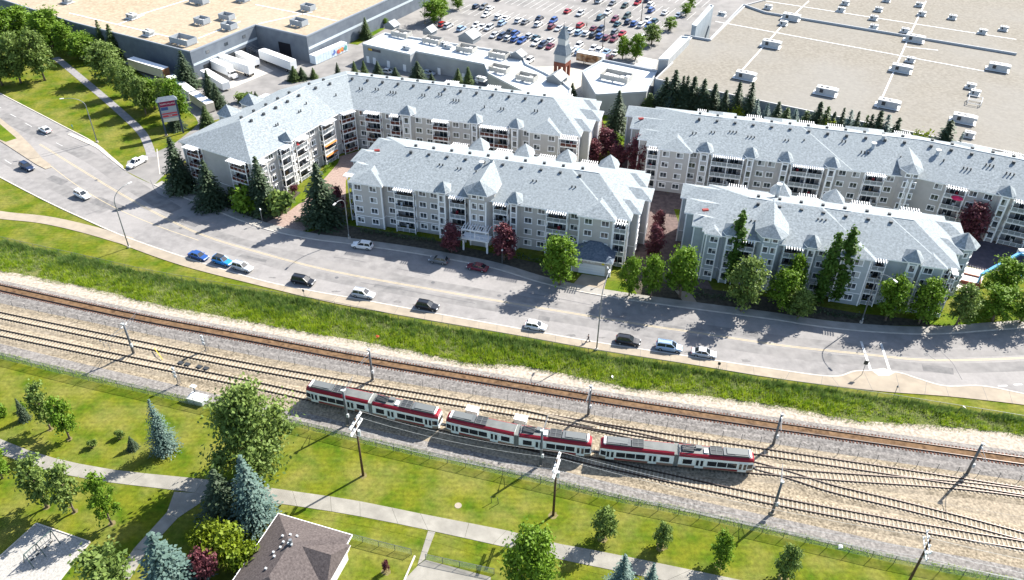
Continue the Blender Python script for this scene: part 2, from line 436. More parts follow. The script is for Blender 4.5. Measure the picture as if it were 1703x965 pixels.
# kerbs
mbk = strip('kerb', offset(south_kerb, -.1), .28, .13, concrete_white, h=.14)
ci = min(range(len(north_kerb)), key=lambda i: (north_kerb[i]-at(208, 284)).length)
cj = min(range(len(north_kerb)), key=lambda i: (north_kerb[i]-at(256, 308)).length)
strip('kerb', offset(north_kerb[:ci+1], .1), .28, .13, concrete_white, h=.14)
strip('kerb', offset(north_kerb[cj:], .1), .28, .13, concrete_white, h=.14)
# pavements
south_edge = G([(142, 380), (211, 410), (305, 443), (429, 475), (552, 504), (679, 527), (854, 557), (990, 581.5), (1140, 605), (1279, 628), (1451, 650), (1578, 660), (1702, 674), (1790, 688)])
ki = min(range(len(south_kerb)), key=lambda i: (south_kerb[i]-at(190, 386)).length)
mbp = sheet('pavement', offset(south_kerb[ki:], -.25)+list(reversed(south_edge)), .10, concrete)
strip('path', G([(-60, 346), (0, 358), (73, 366), (142, 381), (215, 402)]), 3.0, .085, concrete)
sheet('pavement', [at(1440, 617), at(1449, 617), at(1461, 626), at(1478, 626), at(1489, 620), at(1470, 613)], .112, concrete_white)
for px in range(460, 1700, 47):
    i = min(range(len(south_edge)), key=lambda i: abs(pix(south_edge[i])[0]-px))
    a = south_edge[i]; b = min(south_kerb, key=lambda q: (q-a).length)
    strip('pavement_joint', [a, a+(b-a)*.9], .05, .106, crack_m)
nw = offset(north_kerb[cj:], .26)
sheet('pavement', nw+list(reversed(offset(nw, 2.1))), .095, mat('grey_sidewalk', (.24, .23, .21), .9, (.31, .295, .27), .5, 7))
sheet('pavement', [at(119, 222), at(162, 240), at(205, 277), at(206, 283), at(160, 246), at(112, 224)], .10, concrete_white)
# median of the divided road
sheet('median', [at(-60, 165), at(0, 197), at(30, 221), at(51, 242), at(71, 265), at(84, 274), at(86, 279), at(76, 282), at(60, 274), at(8, 240), at(0, 235), at(-60, 205)], .14, concrete, .13)
sheet('median_grass', [at(-60, 176), at(0, 207), at(28, 231), at(10, 237), at(0, 233), at(-60, 202)], .146, lawn_lush)
# side street and yards
sheet('side_street', [at(208, 284), at(256, 308), at(270, 294), at(292, 275), at(320, 262), at(335, 200), at(330, 186), at(322, 188), at(330, 205), at(322, 214), at(287, 241), at(262, 252), at(212, 268)], .010, asphalt_lot)
strip('driveway_line', [at(261, 248), at(266, 290)], .2, .016, concrete_white)
sheet('yard', [at(200, 100), at(290, 160), at(335, 205), at(400, 190), at(470, 150), at(560, 136), at(700, 142), at(860, 168), at(985, 200), at(960, 150), at(700, 90), at(600, 60), at(520, 60), at(330, 90), at(210, 80)], .006, asphalt_lot)
sheet('dock_apron', [at(330, 110), at(382, 148), at(455, 118), at(420, 100), at(380, 95)], .012, concrete_white)
sheet('parking_lot', [at(560, 78), at(640, 40), at(630, -40), at(1360, -40), at(1240, 40), at(1110, 130), at(1000, 125), at(920, 140), at(760, 110)], .008, asphalt_lot)
sheet('verge', [at(575, 72), at(625, 48), at(642, 47), at(595, 75)], .05, lawn_lush)
sheet('plaza', [at(880, 112), at(935, 110), at(985, 118), at(985, 165), at(935, 165)], .05, mat('pale_paving', (.40, .36, .31), .9, (.48, .44, .38), 1, 5))
sheet('crossing_bars', [at(1044, 108), at(1092, 120), at(1096, 100), at(1064, 94)], .014, asphalt_lot)
for k in range(8):
    strip('crossing_bar', [at(1064-2.9*k, 94.5+1.85*k), at(1095-.6*k, 101+2.3*k)], .55, .024, white_paint)
sheet('verge', [at(1010, 235), at(990, 205), at(1005, 190), at(1048, 215), at(1030, 262), at(1008, 262)], .03, lawn_lush)
# ground round the apartment blocks
sheet('planting_bed', [at(285, 302), at(300, 270), at(420, 300), at(500, 320), at(480, 352), at(440, 372), at(330, 335)], .02, soil)
sheet('planting_bed', [at(508, 388), at(560, 372), at(700, 395), at(905, 440), at(950, 470), at(900, 466), at(800, 436), at(600, 402), at(520, 394)], .02, soil)
sheet('planting_bed', [at(1010, 468), at(1090, 470), at(1250, 490), at(1420, 520), at(1560, 536), at(1560, 543), at(1450, 541), at(1280, 522), at(1100, 503), at(1010, 488)], .02, soil)
sheet('verge', [at(1008, 468), at(1046, 468), at(1060, 490), at(1005, 482)], .03, lawn_lush)
sheet('verge', [at(1540, 522), at(1620, 520), at(1702, 505), at(1760, 500), at(1760, 528), at(1702, 535), at(1590, 543), at(1545, 540)], .03, lawn_lush)
sheet('verge', [at(490, 330), at(525, 298), at(560, 262), at(566, 262), at(562, 272), at(505, 336), at(470, 350)], .03, lawn_lush)
sheet('driveway', [at(430, 372), at(480, 352), at(530, 315), at(545, 285), at(560, 262), at(600, 250), at(640, 240), at(600, 275), at(575, 300), at(575, 345), at(520, 372), at(500, 392)], .018, paver_red)
sheet('driveway', [at(945, 482), at(968, 456), at(1010, 462), at(1003, 490)], .03, concrete)
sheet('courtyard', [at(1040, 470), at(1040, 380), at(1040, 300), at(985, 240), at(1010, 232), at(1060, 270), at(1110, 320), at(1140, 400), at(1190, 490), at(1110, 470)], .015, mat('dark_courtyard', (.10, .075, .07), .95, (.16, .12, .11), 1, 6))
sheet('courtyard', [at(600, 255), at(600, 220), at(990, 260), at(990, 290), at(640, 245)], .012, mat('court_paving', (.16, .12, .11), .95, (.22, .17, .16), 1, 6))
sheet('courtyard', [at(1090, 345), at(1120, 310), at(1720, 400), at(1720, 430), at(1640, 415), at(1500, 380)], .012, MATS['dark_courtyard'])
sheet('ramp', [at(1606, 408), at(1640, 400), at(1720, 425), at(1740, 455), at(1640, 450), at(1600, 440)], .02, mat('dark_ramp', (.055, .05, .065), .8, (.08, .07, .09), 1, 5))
sheet('patio', [at(1600, 442), at(1640, 450), at(1625, 490), at(1590, 482)], .03, mat('pale_concrete', (.55, .47, .40), .9, (.62, .54, .46), 1, 5))
sheet('walkway', [at(1122, 483), at(1148, 486), at(1160, 505), at(1138, 504)], .04, concrete)
# park paths
def slab_path(name, P, Q, z, m, step):
    root = struct(link(name, None, None, P[0]))
    n = max(1, int(sum((b-a).length for a, b in zip(P, P[1:]))/step))
    A = [P[int(i*(len(P)-1)/n)] for i in range(n+1)]; B = [Q[int(i*(len(Q)-1)/n)] for i in range(n+1)]
    for i in range(n):
        mb = MB(); g = .004
        a, b, c, d = A[i].lerp(A[i+1], g), A[i].lerp(A[i+1], 1-g), B[i].lerp(B[i+1], 1-g), B[i].lerp(B[i+1], g)
        mb.prism([(p-P[0])[:2] for p in (d, c, b, a)], z-.06, z)
        mb.build('slab', m, root)
top = G([(-60, 706), (0, 730), (71, 757), (178, 780), (302, 793.6), (390, 803), (465, 814), (587, 832), (699, 854.5), (854, 885), (906, 900), (1028, 923), (1226, 964), (1330, 984)], 10)
bot = G([(-60, 736), (0, 755), (60, 777), (150, 798), (279, 814), (385, 828), (473, 839), (587, 857), (712, 882), (831, 908), (934, 931), (1007, 946), (1180, 981), (1330, 1010)], 10)
slab_path('path', top, bot, .05, path_mat, 4.5)
slab_path('path', G([(290, 818), (283, 845), (254, 877), (206, 933), (190, 960)], 8), G([(355, 822), (305, 854), (272, 886), (230, 935), (215, 965)], 8), .042, path_mat, 4.5)
slab_path('path', [at(712, 883), at(703, 910), at(694, 941)], [at(724, 885), at(716, 906), at(707, 930)], .042, path_mat, 3)
sheet('driveway', [at(694, 942), at(707, 931), at(816, 960), at(816, 1010), at(655, 1010), at(672, 965)], .04, path_mat)
strip('kerb', [at(690, 925), at(672, 967), at(655, 1005)], .25, .12, concrete_white, h=.12)
strip('path', G([(92, 96), (104, 105), (150, 143), (200, 186), (235, 220), (248, 246), (252, 262)], 6), 2.3, .04, mat('old_asphalt_path', (.20, .195, .2), .9, (.26, .25, .25), 1, 6))
# sand pit
sp = [at(61, 871), at(150, 902), at(98, 968), at(60, 1010), at(-70, 975), at(-10, 935)]
sheet('sand_pit', sp, .02, sand)
for a, b in zip(sp, sp[1:]+sp[:1]):
    strip('sand_pit_border', [a, b], .16, .14, concrete_white, h=.14)
# bare mulch round the young trees
for px, py, r in [(84, 714, .5), (116, 730, .5), (200, 727, .5), (222, 745, .5), (155, 742, .45), (78, 844, .55), (186, 871, .55), (124, 851, .5), (1003, 897, .7), (1100, 910, .8), (1197, 940, .8), (1303, 963, .8), (604, 791, .7), (920, 857, .7), (643, 951, .7), (276, 750, 1.3)]:
    c = at(px, py); n = 16
    sheet('mulch_ring', [c+Vector((math.cos(k*2*math.pi/n), math.sin(k*2*math.pi/n), 0))*r*random.uniform(.75, 1.2) for k in range(n)], .006, mulch)
c = at(762, 841)
sheet('manhole', [c+Vector((math.cos(k*.524), math.sin(k*.524), 0))*.55 for k in range(12)], .03, concrete)

# ------------------------------------------------------------------ railway
mid_fence = G([(-60, 492), (15, 510), (130, 534), (254, 560), (427, 595), (620, 631), (836, 667), (1005, 696), (1280, 740), (1525, 777), (1702, 803), (1790, 816)])
T1 = G([(-60, 467), (0, 480.4), (216, 527), (400, 561.7), (600, 599.5), (800, 633.5), (1040, 673), (1280, 709.2), (1500, 740.5), (1690, 767.5), (1790, 782)])
T2 = G([(-60, 513), (0, 526.5), (216, 571.4), (400, 609), (600, 645), (800, 678.7), (1040, 719), (1280, 756), (1494, 788), (1702, 820), (1790, 834)])
T3 = G([(-60, 542), (0, 555.6), (216, 600.7), (400, 638), (519, 664), (733, 712), (870, 743), (1000, 773), (1140, 804), (1280, 834), (1450, 866), (1623, 896.6), (1703, 910), (1790, 926)])
X1 = G([(862, 741), (990, 758), (1120, 771.5), (1257, 784), (1395, 795.5), (1552, 806), (1650, 816), (1790, 836)])
X2 = G([(872, 691), (1000, 715), (1130, 745), (1290, 786), (1382, 814.7), (1489, 840), (1600, 868), (1702, 895), (1790, 917)])
grass_lo = G([(-60, 440), (0, 453), (142, 480), (254, 508), (429, 541), (526, 559), (653, 581), (780, 607), (875, 613), (1028, 645), (1150, 660), (1279, 676), (1425, 703), (1560, 712), (1702, 727), (1790, 742)])
grass_hi = G([(-60, 384), (0, 402), (152, 436), (254, 459), (429, 490), (552, 511), (679, 537), (854, 567), (990, 592), (1140, 615), (1279, 638), (1451, 662), (1578, 682), (1702, 702), (1790, 718)])
fence2 = G([(-60, 582), (0, 597), (147, 633.5), (254, 658), (360, 683), (501, 713), (614, 741), (729, 767), (850, 794), (942, 815), (1038, 838), (1137, 858), (1205, 873), (1308, 896), (1414, 920), (1487, 937), (1636, 965), (1702, 979), (1790, 998)])
sheet('pale_gravel_strip', offset(grass_lo, .6)+list(reversed(offset(T1, 2.0))), .05, gravel_pale)
sheet('gravel_bed', offset(T1, 2.4)+list(reversed(mid_fence)), .06, gravel_grey)
sheet('gravel_bed', offset(mid_fence, .3)+list(reversed(offset(fence2, 2.2))), .07, gravel)
sheet('gravel_bed', offset(fence2, 3.4)+list(reversed(offset(fence2, .8))), .075, gravel_grey)
rng = random.Random(3)
def track(name, P, label, zt, tie, spacing, rust=False, skip=None, bed=True):
    root = thing(name, label, 'railway track', P[0])
    o = P[0]
    Q = [p-o for p in P]
    if bed:
        mb = MB()
        a, b, c, d = offset(Q, -2.3), offset(Q, -1.55), offset(Q, 1.55), offset(Q, 2.3)
        for A, za, B, zb in ((a, .06, b, zt-.06), (b, zt-.06, c, zt-.06), (c, zt-.06, d, .06)):
            for i in range(len(Q)-1):
                mb.face([(A[i].x, A[i].y, za), (A[i+1].x, A[i+1].y, za), (B[i+1].x, B[i+1].y, zb), (B[i].x, B[i].y, zb)])
        mb.build('ballast', gravel_grey if rust else gravel, root)
    for s in (-.7525, .7525):
        r = resample(offset(Q, s), 1.5)
        mb = MB()
        for w, z0, z1, mi in ((.2, zt, zt+.035, 0), (.07, zt+.035, zt+.12, 0), (.12, zt+.12, zt+.17, 0)):
            A, B = offset(r, -w/2), offset(r, w/2)
            for X, rv in ((A, 0), (B, 1)):
                for i in range(len(r)-1):
                    q = [(X[i].x, X[i].y, z0), (X[i+1].x, X[i+1].y, z0), (X[i+1].x, X[i+1].y, z1), (X[i].x, X[i].y, z1)]
                    if rv: q.reverse()
                    mb.face(q, mi)
            ribbon(mb, A, B, z1, 1 if z1 > zt+.15 else 0)
        mb.build('rail', [rail_m, rail_top], root)
    ctr = resample(Q, spacing)
    tm = MB().box((0, 0, -.08), (.26, 2.6, .18)).mesh('tie', tie)
    if rust:
        strip('rusty_fill', Q, 1.32, zt+.012, gravel_rust, root, kind=None)
        big = MB()
        for i in range(len(ctr)-1):
            t = ctr[i+1]-ctr[i]
            big.box((ctr[i].x, ctr[i].y, zt-.08), (.24, 2.6*rng.uniform(.96, 1.04), .18), rz=math.atan2(t.y, t.x)+rng.uniform(-.02, .02))
        struct(big.build('tie_row', tie, root), 'stuff')
        return root
    n = 0
    for i in range(len(ctr)-1):
        if n >= 300: break
        px = pix(o+ctr[i])[0]
        if not -20 < px < IW+25: continue
        t = ctr[i+1]-ctr[i]
        link('tie', tm, root, (ctr[i].x, ctr[i].y, zt), math.atan2(t.y, t.x)+rng.uniform(-.012, .012)); n += 1
    return root
track('freight_track', T1, 'rusty single railway track with brown bed closest to the road', .26, tie_wood, .55, rust=True)
track('light_rail_track', T2, 'light rail track on pale ties just below the middle fence', .30, tie_con, .66)
track('light_rail_track', T3, 'light rail track on pale ties along the park side fence', .30, tie_con, .66)
track('crossover_track', X1, 'crossover track under the rightmost train car', .288, tie_con, .66)
track('crossover_track', X2, 'crossover track that slants down from middle track to the lower right', .276, tie_con, .66)
# pale guard timbers laid in the middle track
tag(MB().box((0, 0, .06), (12.0, .16, .1)).build('guard_timber', tie_con, None, loc=tuple(at(935, 699)+Vector((0, 0, .45)))), 'pale guard timber lying beside rail above the middle train car', 'timber').rotation_euler = (0, 0, R(-16))
tag(MB().box((0, 0, .06), (8.0, .16, .1)).build('guard_timber', tie_con, None, loc=tuple(at(948, 704)+Vector((0, 0, .45)))), 'shorter pale guard timber nearest the train roof', 'timber').rotation_euler = (0, 0, R(-16))

# ------------------------------------------------------------------ tall grass strip (uncountable)
def blades(name, label, lo, hi, n, h0, h1, w, mats, seed, bias=1.0, lean=.35, tall=0.0):
    r = np.random.default_rng(seed)
    i = r.integers(0, min(len(lo), len(hi))-1, n); f = r.random(n); t = r.random(n)**bias
    L = np.array([p[:] for p in lo]); H = np.array([p[:] for p in hi])
    a = L[i]*(1-f)[:, None]+L[i+1]*f[:, None]; b = H[i]*(1-f)[:, None]+H[i+1]*f[:, None]
    # clumps: smooth random field
    p = a*(1-t)[:, None]+b*t[:, None]
    def field(q, cell):
        g = r.random((256, 256)); x = q[:, 0]/cell+500; y = q[:, 1]/cell+500
        xi = np.floor(x).astype(int); yi = np.floor(y).astype(int); fx = x-xi; fy = y-yi
        fx = fx*fx*(3-2*fx); fy = fy*fy*(3-2*fy); xi %= 255; yi %= 255
        return (g[xi, yi]*(1-fx)*(1-fy)+g[xi+1, yi]*fx*(1-fy)+g[xi, yi+1]*(1-fx)*fy+g[xi+1, yi+1]*fx*fy)*2-1
    cl = field(p, 1.1)*.6+field(p, 3.7)*.6
    h = (h0+(h1-h0)*r.random(n))*(.8+.5*cl)*(1+tall*(t-.5))
    keep = (r.random(n) < (.45+2.2*t+.7*cl)); p, t, cl, h = p[keep], t[keep], cl[keep], h[keep]; n = len(p)
    az = r.random(n)*2*np.pi
    dx = np.cos(az)*w*(.6+.8*r.random(n)); dy = np.sin(az)*w*(.6+.8*r.random(n))
    la = r.random(n)*2*np.pi; lx = np.cos(la)*lean*h; ly = np.sin(la)*lean*h
    V = np.zeros((n, 3, 3))
    V[:, 0] = p; V[:, 0, 0] -= dx; V[:, 0, 1] -= dy
    V[:, 1] = p; V[:, 1, 0] += dx; V[:, 1, 1] += dy
    V[:, 2] = p; V[:, 2, 0] += lx; V[:, 2, 1] += ly; V[:, 2, 2] += h
    me = bpy.data.meshes.new(name)
    me.vertices.add(3*n); me.vertices.foreach_set('co', V.reshape(-1))
    me.loops.add(3*n); me.loops.foreach_set('vertex_index', np.arange(3*n))
    me.polygons.add(n); me.polygons.foreach_set('loop_start', np.arange(0, 3*n, 3)); 
    for m in mats: me.materials.append(m)
    mi = ((cl+r.normal(0, .45, n)) < -.35).astype(np.int32) if len(mats) > 1 else np.zeros(n, np.int32)
    if len(mats) > 2: mi = np.where(t+cl*.35+r.normal(0, .16, n) > .66, 2, mi).astype(np.int32)
    me.polygons.foreach_set('material_index', mi)
    me.update(calc_edges=True); me.validate()
    o = link(name, me)
    o['label'] = label; o['category'] = 'grass'
    return struct(o, 'stuff')
glo = offset(grass_lo, 0.2); ghi = offset(grass_hi, .3)
glo = resample(glo, 1.0); ghi2 = [min(ghi, key=lambda q: (q-p).length) for p in glo]
ghi2 = [ghi2[max(0, k-2):k+3] for k in range(len(ghi2))]; ghi2 = [sum(g, Vector((0, 0, 0)))/len(g) for g in ghi2]
sheet('grass_bank', glo+list(reversed(ghi2)), .03, mat('grass_bank_soil', (.07, .10, .015), .95, (.13, .15, .03), .5, 8, .3, 6, c3=(.18, .165, .07), scale3=.12, f3=.6))
blades('tall_grass', 'tall bright green grass on the bank between road fence and rusty track', glo, ghi2, 150000, .45, 1.1, .07, [leaf_grass, leaf_grass2, leaf_grass3], 1, .85, tall=.7)
f2b = resample(offset(fence2, .2), 1.0); f2c = offset(f2b, 1.3)
blades('fence_weeds', 'weedy grass growing along the park side fence', f2b, f2c, 11000, .15, .5, .06, [leaf_grass, leaf_grass2], 2)
glb = offset(glo, .9)
blades('dry_grass', 'short dry grass at the gravel edge below the green bank', [g for g in offset(glo, -.8)], glb, 16000, .12, .4, .06, [leaf_grass2], 5)

# ------------------------------------------------------------------ chain link fences
def fence(P, label, h, step, mm, wire_top=True, xr=(-30, 1735)):
    P = [p for p in resample(P, step) if xr[0] < pix(p)[0] < xr[1]]
    o = P[0]
    root = thing('chain_link_fence', label, 'fence', o)
    pm = MB().cyl((0, 0, 0), .045, h, 6).mesh('post', post_gal)
    for p in P: link('post', pm, root, p-o)
    gm = MB(); gm.face([(0, 0, .05), (1, 0, .05), (1, 0, h-.05), (0, 0, h-.05)]); gm = gm.mesh('mesh_panel', mm)
    rm = MB().beam((0, 0, h-.03), (1, 0, h-.03), .05).mesh('top_rail', post_gal)
    for a, b in zip(P, P[1:]):
        d = b-a
        link('mesh_panel', gm, root, a-o, math.atan2(d.y, d.x), (d.length, 1, 1))
        if wire_top: link('top_rail', rm, root, a-o, math.atan2(d.y, d.x), (d.length, 1, 1))
    return root
fence(grass_hi, 'chain link fence between the roadside pavement and the tall grass', 1.5, 3.4, mesh_grey)
fence(mid_fence, 'low grey chain link fence between rusty track and light rail', 1.55, 3.05, mesh_grey, False)
fence(fence2, 'green tinted chain link fence along the park lawn', 1.75, 3.05, mesh_green)
fence([at(577, 895), at(634, 910), at(690, 924), at(686, 942)], 'short garden fence beside the brown roofed house', 1.3, 2.5, mesh_green)
fence([at(708, 931), at(770, 944), at(835, 958)], 'garden fence right of the narrow connecting walk', 1.3, 2.5, mesh_green)
# ------------------------------------------------------------------ apartment blocks
ZE, SL, OV, ST = 11.4, .36, .55, 2.8
CACHE = {}
def cached(key, fn):
    if key not in CACHE: CACHE[key] = fn()
    return CACHE[key]
def win_meshes(w, h, mull=True):
    def f():
        a = MB(); t = .16
        for x, z, dx, dz in ((0, h/2-t/2, w, t), (0, -h/2+t/2, w, t), (-w/2+t/2, 0, t, h-2*t), (w/2-t/2, 0, t, h-2*t)):
            a.box((x, -.03, z), (dx, .14, dz))
        if mull: a.box((0, -.02, 0), (.07, .1, h-2*t))
        a.box((0, -.07, -h/2+.03), (w+.16, .18, .07))
        g = MB().box((0, .0, 0), (w-2*t+.02, .05, h-2*t+.02))
        b = MB().box((w*.22, -.034, 0), (w*.44-t, .012, h-2*t))
        return a.mesh('window', wframe), g.mesh('pane', glass), b.mesh('blind', blind)
    return cached(('win', w, h, mull), f)
wr = random.Random(11)
def add_window(root, p, rz, w=1.75, h=1.5, mull=True):
    a, g, b = win_meshes(w, h, mull)
    o = link('window', a, root, p, rz)
    link('pane', g, o)
    q = wr.random()
    if q < .28: link('blind', b, o)
    elif q < .5: link('blind', b, o, (-w*.1, -.001, h*.22), 0, (1.7, 1, wr.choice((.35, .5))))
def add_door(root, p, rz):
    def f():
        a = MB()
        for x in (-1, 0, 1): a.box((x, -.03, 1.05), (.09, .1, 2.1))
        a.box((0, -.03, 2.13), (2.1, .1, .09))
        g = MB().box((0, .0, 1.05), (1.95, .04, 2.05))
        return a.mesh('sliding_door', wframe), g.mesh('pane', glass)
    a, g = cached('door', f)
    o = link('sliding_door', a, root, p, rz); link('pane', g, o)
def balcony_meshes(w, d, panel):
    def f():
        s = MB().box((w/2, -d/2, 0), (w, d, .2), 0)
        s.box((w/2, -d-.012, -.02), (w+.06, .03, .26), 1)
        r = MB()
        n = max(2, round(w/1.3))
        for seg, (a, b) in enumerate((((0, -d), (w, -d)), ((0, 0), (0, -d)), ((w, 0), (w, -d)))):
            v = Vector((b[0]-a[0], b[1]-a[1], 0)); L = v.length; ang = math.atan2(v.y, v.x)
            for z, hh in ((1.06, .07), (.2, .05)):
                r.box((a[0]+v.x/2, a[1]+v.y/2, z), (L, .06, hh), 0, ang)
            k = n if seg == 0 else 1
            for i in range(k+1): r.box((a[0]+v.x*i/k, a[1]+v.y*i/k, .58), (.07, .07, 1.0), 0, ang)
        q = MB()
        for a, b in (((0, -d), (w, -d)), ((0, 0), (0, -d)), ((w, 0), (w, -d))):
            v = Vector((b[0]-a[0], b[1]-a[1], 0)); ang = math.atan2(v.y, v.x)
            q.box((a[0]+v.x/2, a[1]+v.y/2, .62), (v.length-.1, .03, .78), 0, ang)
        return s.mesh('balcony', [concrete, trim_w]), r.mesh('railing', trim_w), q.mesh('railing_panel', panel)
    return cached(('balc', round(w, 1), d, panel.name), f)
def chair_mesh():
    m = MB(); m.box((0, 0, .42), (.55, .55, .08)); m.box((0, .25, .75), (.55, .07, .6))
    for x in (-.22, .22):
        for y in (-.22, .22): m.box((x, y, .2), (.05, .05, .4))
    k = len([q for q in CACHE if isinstance(q, tuple) and q[0] == 'chair'])
    cc = [(.75, .75, .73), (.35, .04, .05), (.10, .12, .15), (.30, .2, .1)][k % 4]
    return m.mesh('balcony_chair', mat('chair_paint_%d' % k, cc, .6))
def add_balcony(root, X, s0, s1, t_in, t_out, rz, panel, pergola=True, split=False, first=1, glow=False):
    """stack of balconies; X(s,t) maps along-wall / outward distance into the block"""
    w = round(s1-s0, 1); d = t_out-t_in
    bm, rm, qm = balcony_meshes(w, d, panel)
    for k in range(4):
        p = X(s0, t_in)
        z = k*ST+.12
        if k >= first:
            o = link('balcony', bm, root, (p[0], p[1], z), rz)
            if glow and k in (1, 2) and s0 > 14:
                am = cached(('glow', w), lambda: MB().box((w/2, -d-.1, -.3), (w*.95, .7, .06), M=Matrix.Rotation(R(25), 3, 'X')).mesh('glow_board', glow_orange))
                link('glow_board', am, o)  # added board that carries the painted orange glow below the slab
        else: o = root
        if k >= first:
            link('railing', rm, o); link('railing_panel', qm, o)
        else:
            a = link('railing', rm, root, (p[0], p[1], z), rz); link('railing_panel', qm, a)
        if wr.random() < .7:
            q = X(s0+(s1-s0)*wr.uniform(.2, .8), t_in+1.25)
            ch = link('balcony_chair', cached(('chair', wr.randrange(4)), lambda: chair_mesh()), root, (q[0], q[1], z+.1), rz+wr.uniform(-1, 1))
        for c in ((.27, .73) if (w > 5) else (.5,)):
            q = X(s0+(s1-s0)*c, t_in+.06)
            add_door(root, (q[0], q[1], z+.1), rz)
    pm = cached(('post', 0), lambda: MB().box((0, 0, (ZE-.5)/2), (.16, .16, ZE-.5)).mesh('post', trim_w))
    for s in ((s0, (s0+s1)/2, s1) if (split or w > 6) else (s0, s1)):
        p = X(s, t_out+.02); link('post', pm, root, (p[0], p[1], 0), rz)
    if pergola:
        zp = ZE-.36
        fm = cached(('pf', w), lambda: MB().box((w/2, -d-.02, 0), (w+.5, .14, .24)).mesh('pergola', trim_w))
        p = X(s0, t_in)
        o = link('pergola', fm, root, (p[0], p[1], zp), rz)
        sm = cached(('slat', d), lambda: MB().box((0, -d+.05, .24), (.14, 2.5, .18)).mesh('slat', trim_w))
        n = max(5, int(w/.46))
        for i in range(n): link('slat', sm, o, (w*(i+.5)/n, 0, 0))
def poly_roof(mb, pts, faces, mi=0):
    for f in faces: mb.face([pts[i] for i in f], mi)
def hexroof(X, s0, s1, d, c, ze, hgt_, back, ridge=False, ov=.45, off=0.0):
    a, b = s0-ov, s1+ov; m = (s0+s1)/2; f = d+ov
    L = [X(a, -back), X(a, .15+off), X(a+c+.1, f), X(b-c-.1, f), X(b, .15+off), X(b, -back)]
    mb = MB()
    E = [Vector((p[0], p[1], ze)) for p in L]; D = [Vector((p[0], p[1], ze-.2)) for p in L]
    ap = X(m, off-.25 if not ridge else d*.15); A = Vector((ap[0], ap[1], ze+hgt_))
    mb.face([E[1], E[2], A]); mb.face([E[2], E[3], A]); mb.face([E[3], E[4], A])
    if ridge:
        q = X(m, -back); Rr = Vector((q[0], q[1], ze+hgt_))
        mb.face([E[0], E[1], A, Rr]); mb.face([E[4], E[5], Rr, A]); mb.face([E[5], E[0], Rr])
    else:
        mb.face([E[0], E[1], A]); mb.face([E[4], E[5], A]); mb.face([E[5], E[0], A])
    for i in range(6):
        j = (i+1) % 6
        mb.face([D[i], D[j], E[j], E[i]], 1)
    mb.face(list(reversed(D)), 1)
    return mb
def bayroof(X, s0, s1, d, ze, extra=0.0):
    ov = OV; a, b = s0-ov, s1+ov; m = (a+b)/2; hw = (b-a)/2; f = d+ov
    hz = SL*hw*1.12; back = hw+.4+extra
    mb = MB()
    def q(s, t, z): p = X(s, t); return Vector((p[0], p[1], z))
    E = [q(a, -back, ze), q(a, f, ze), q(b, f, ze), q(b, -back, ze)]
    ap = q(m, f-hw*.95, ze+hz); rb = q(m, -back, ze+hz)
    mb.face([E[1], E[2], ap]); mb.face([E[0], E[1], ap, rb]); mb.face([E[2], E[3], rb, ap]); mb.face([E[3], E[0], rb])
    D = [e-Vector((0, 0, .24)) for e in E]
    for i in range(4):
        j = (i+1) % 4; mb.face([D[i], D[j], E[j], E[i]], 1)
    mb.face(list(reversed(D)), 1)
    return mb
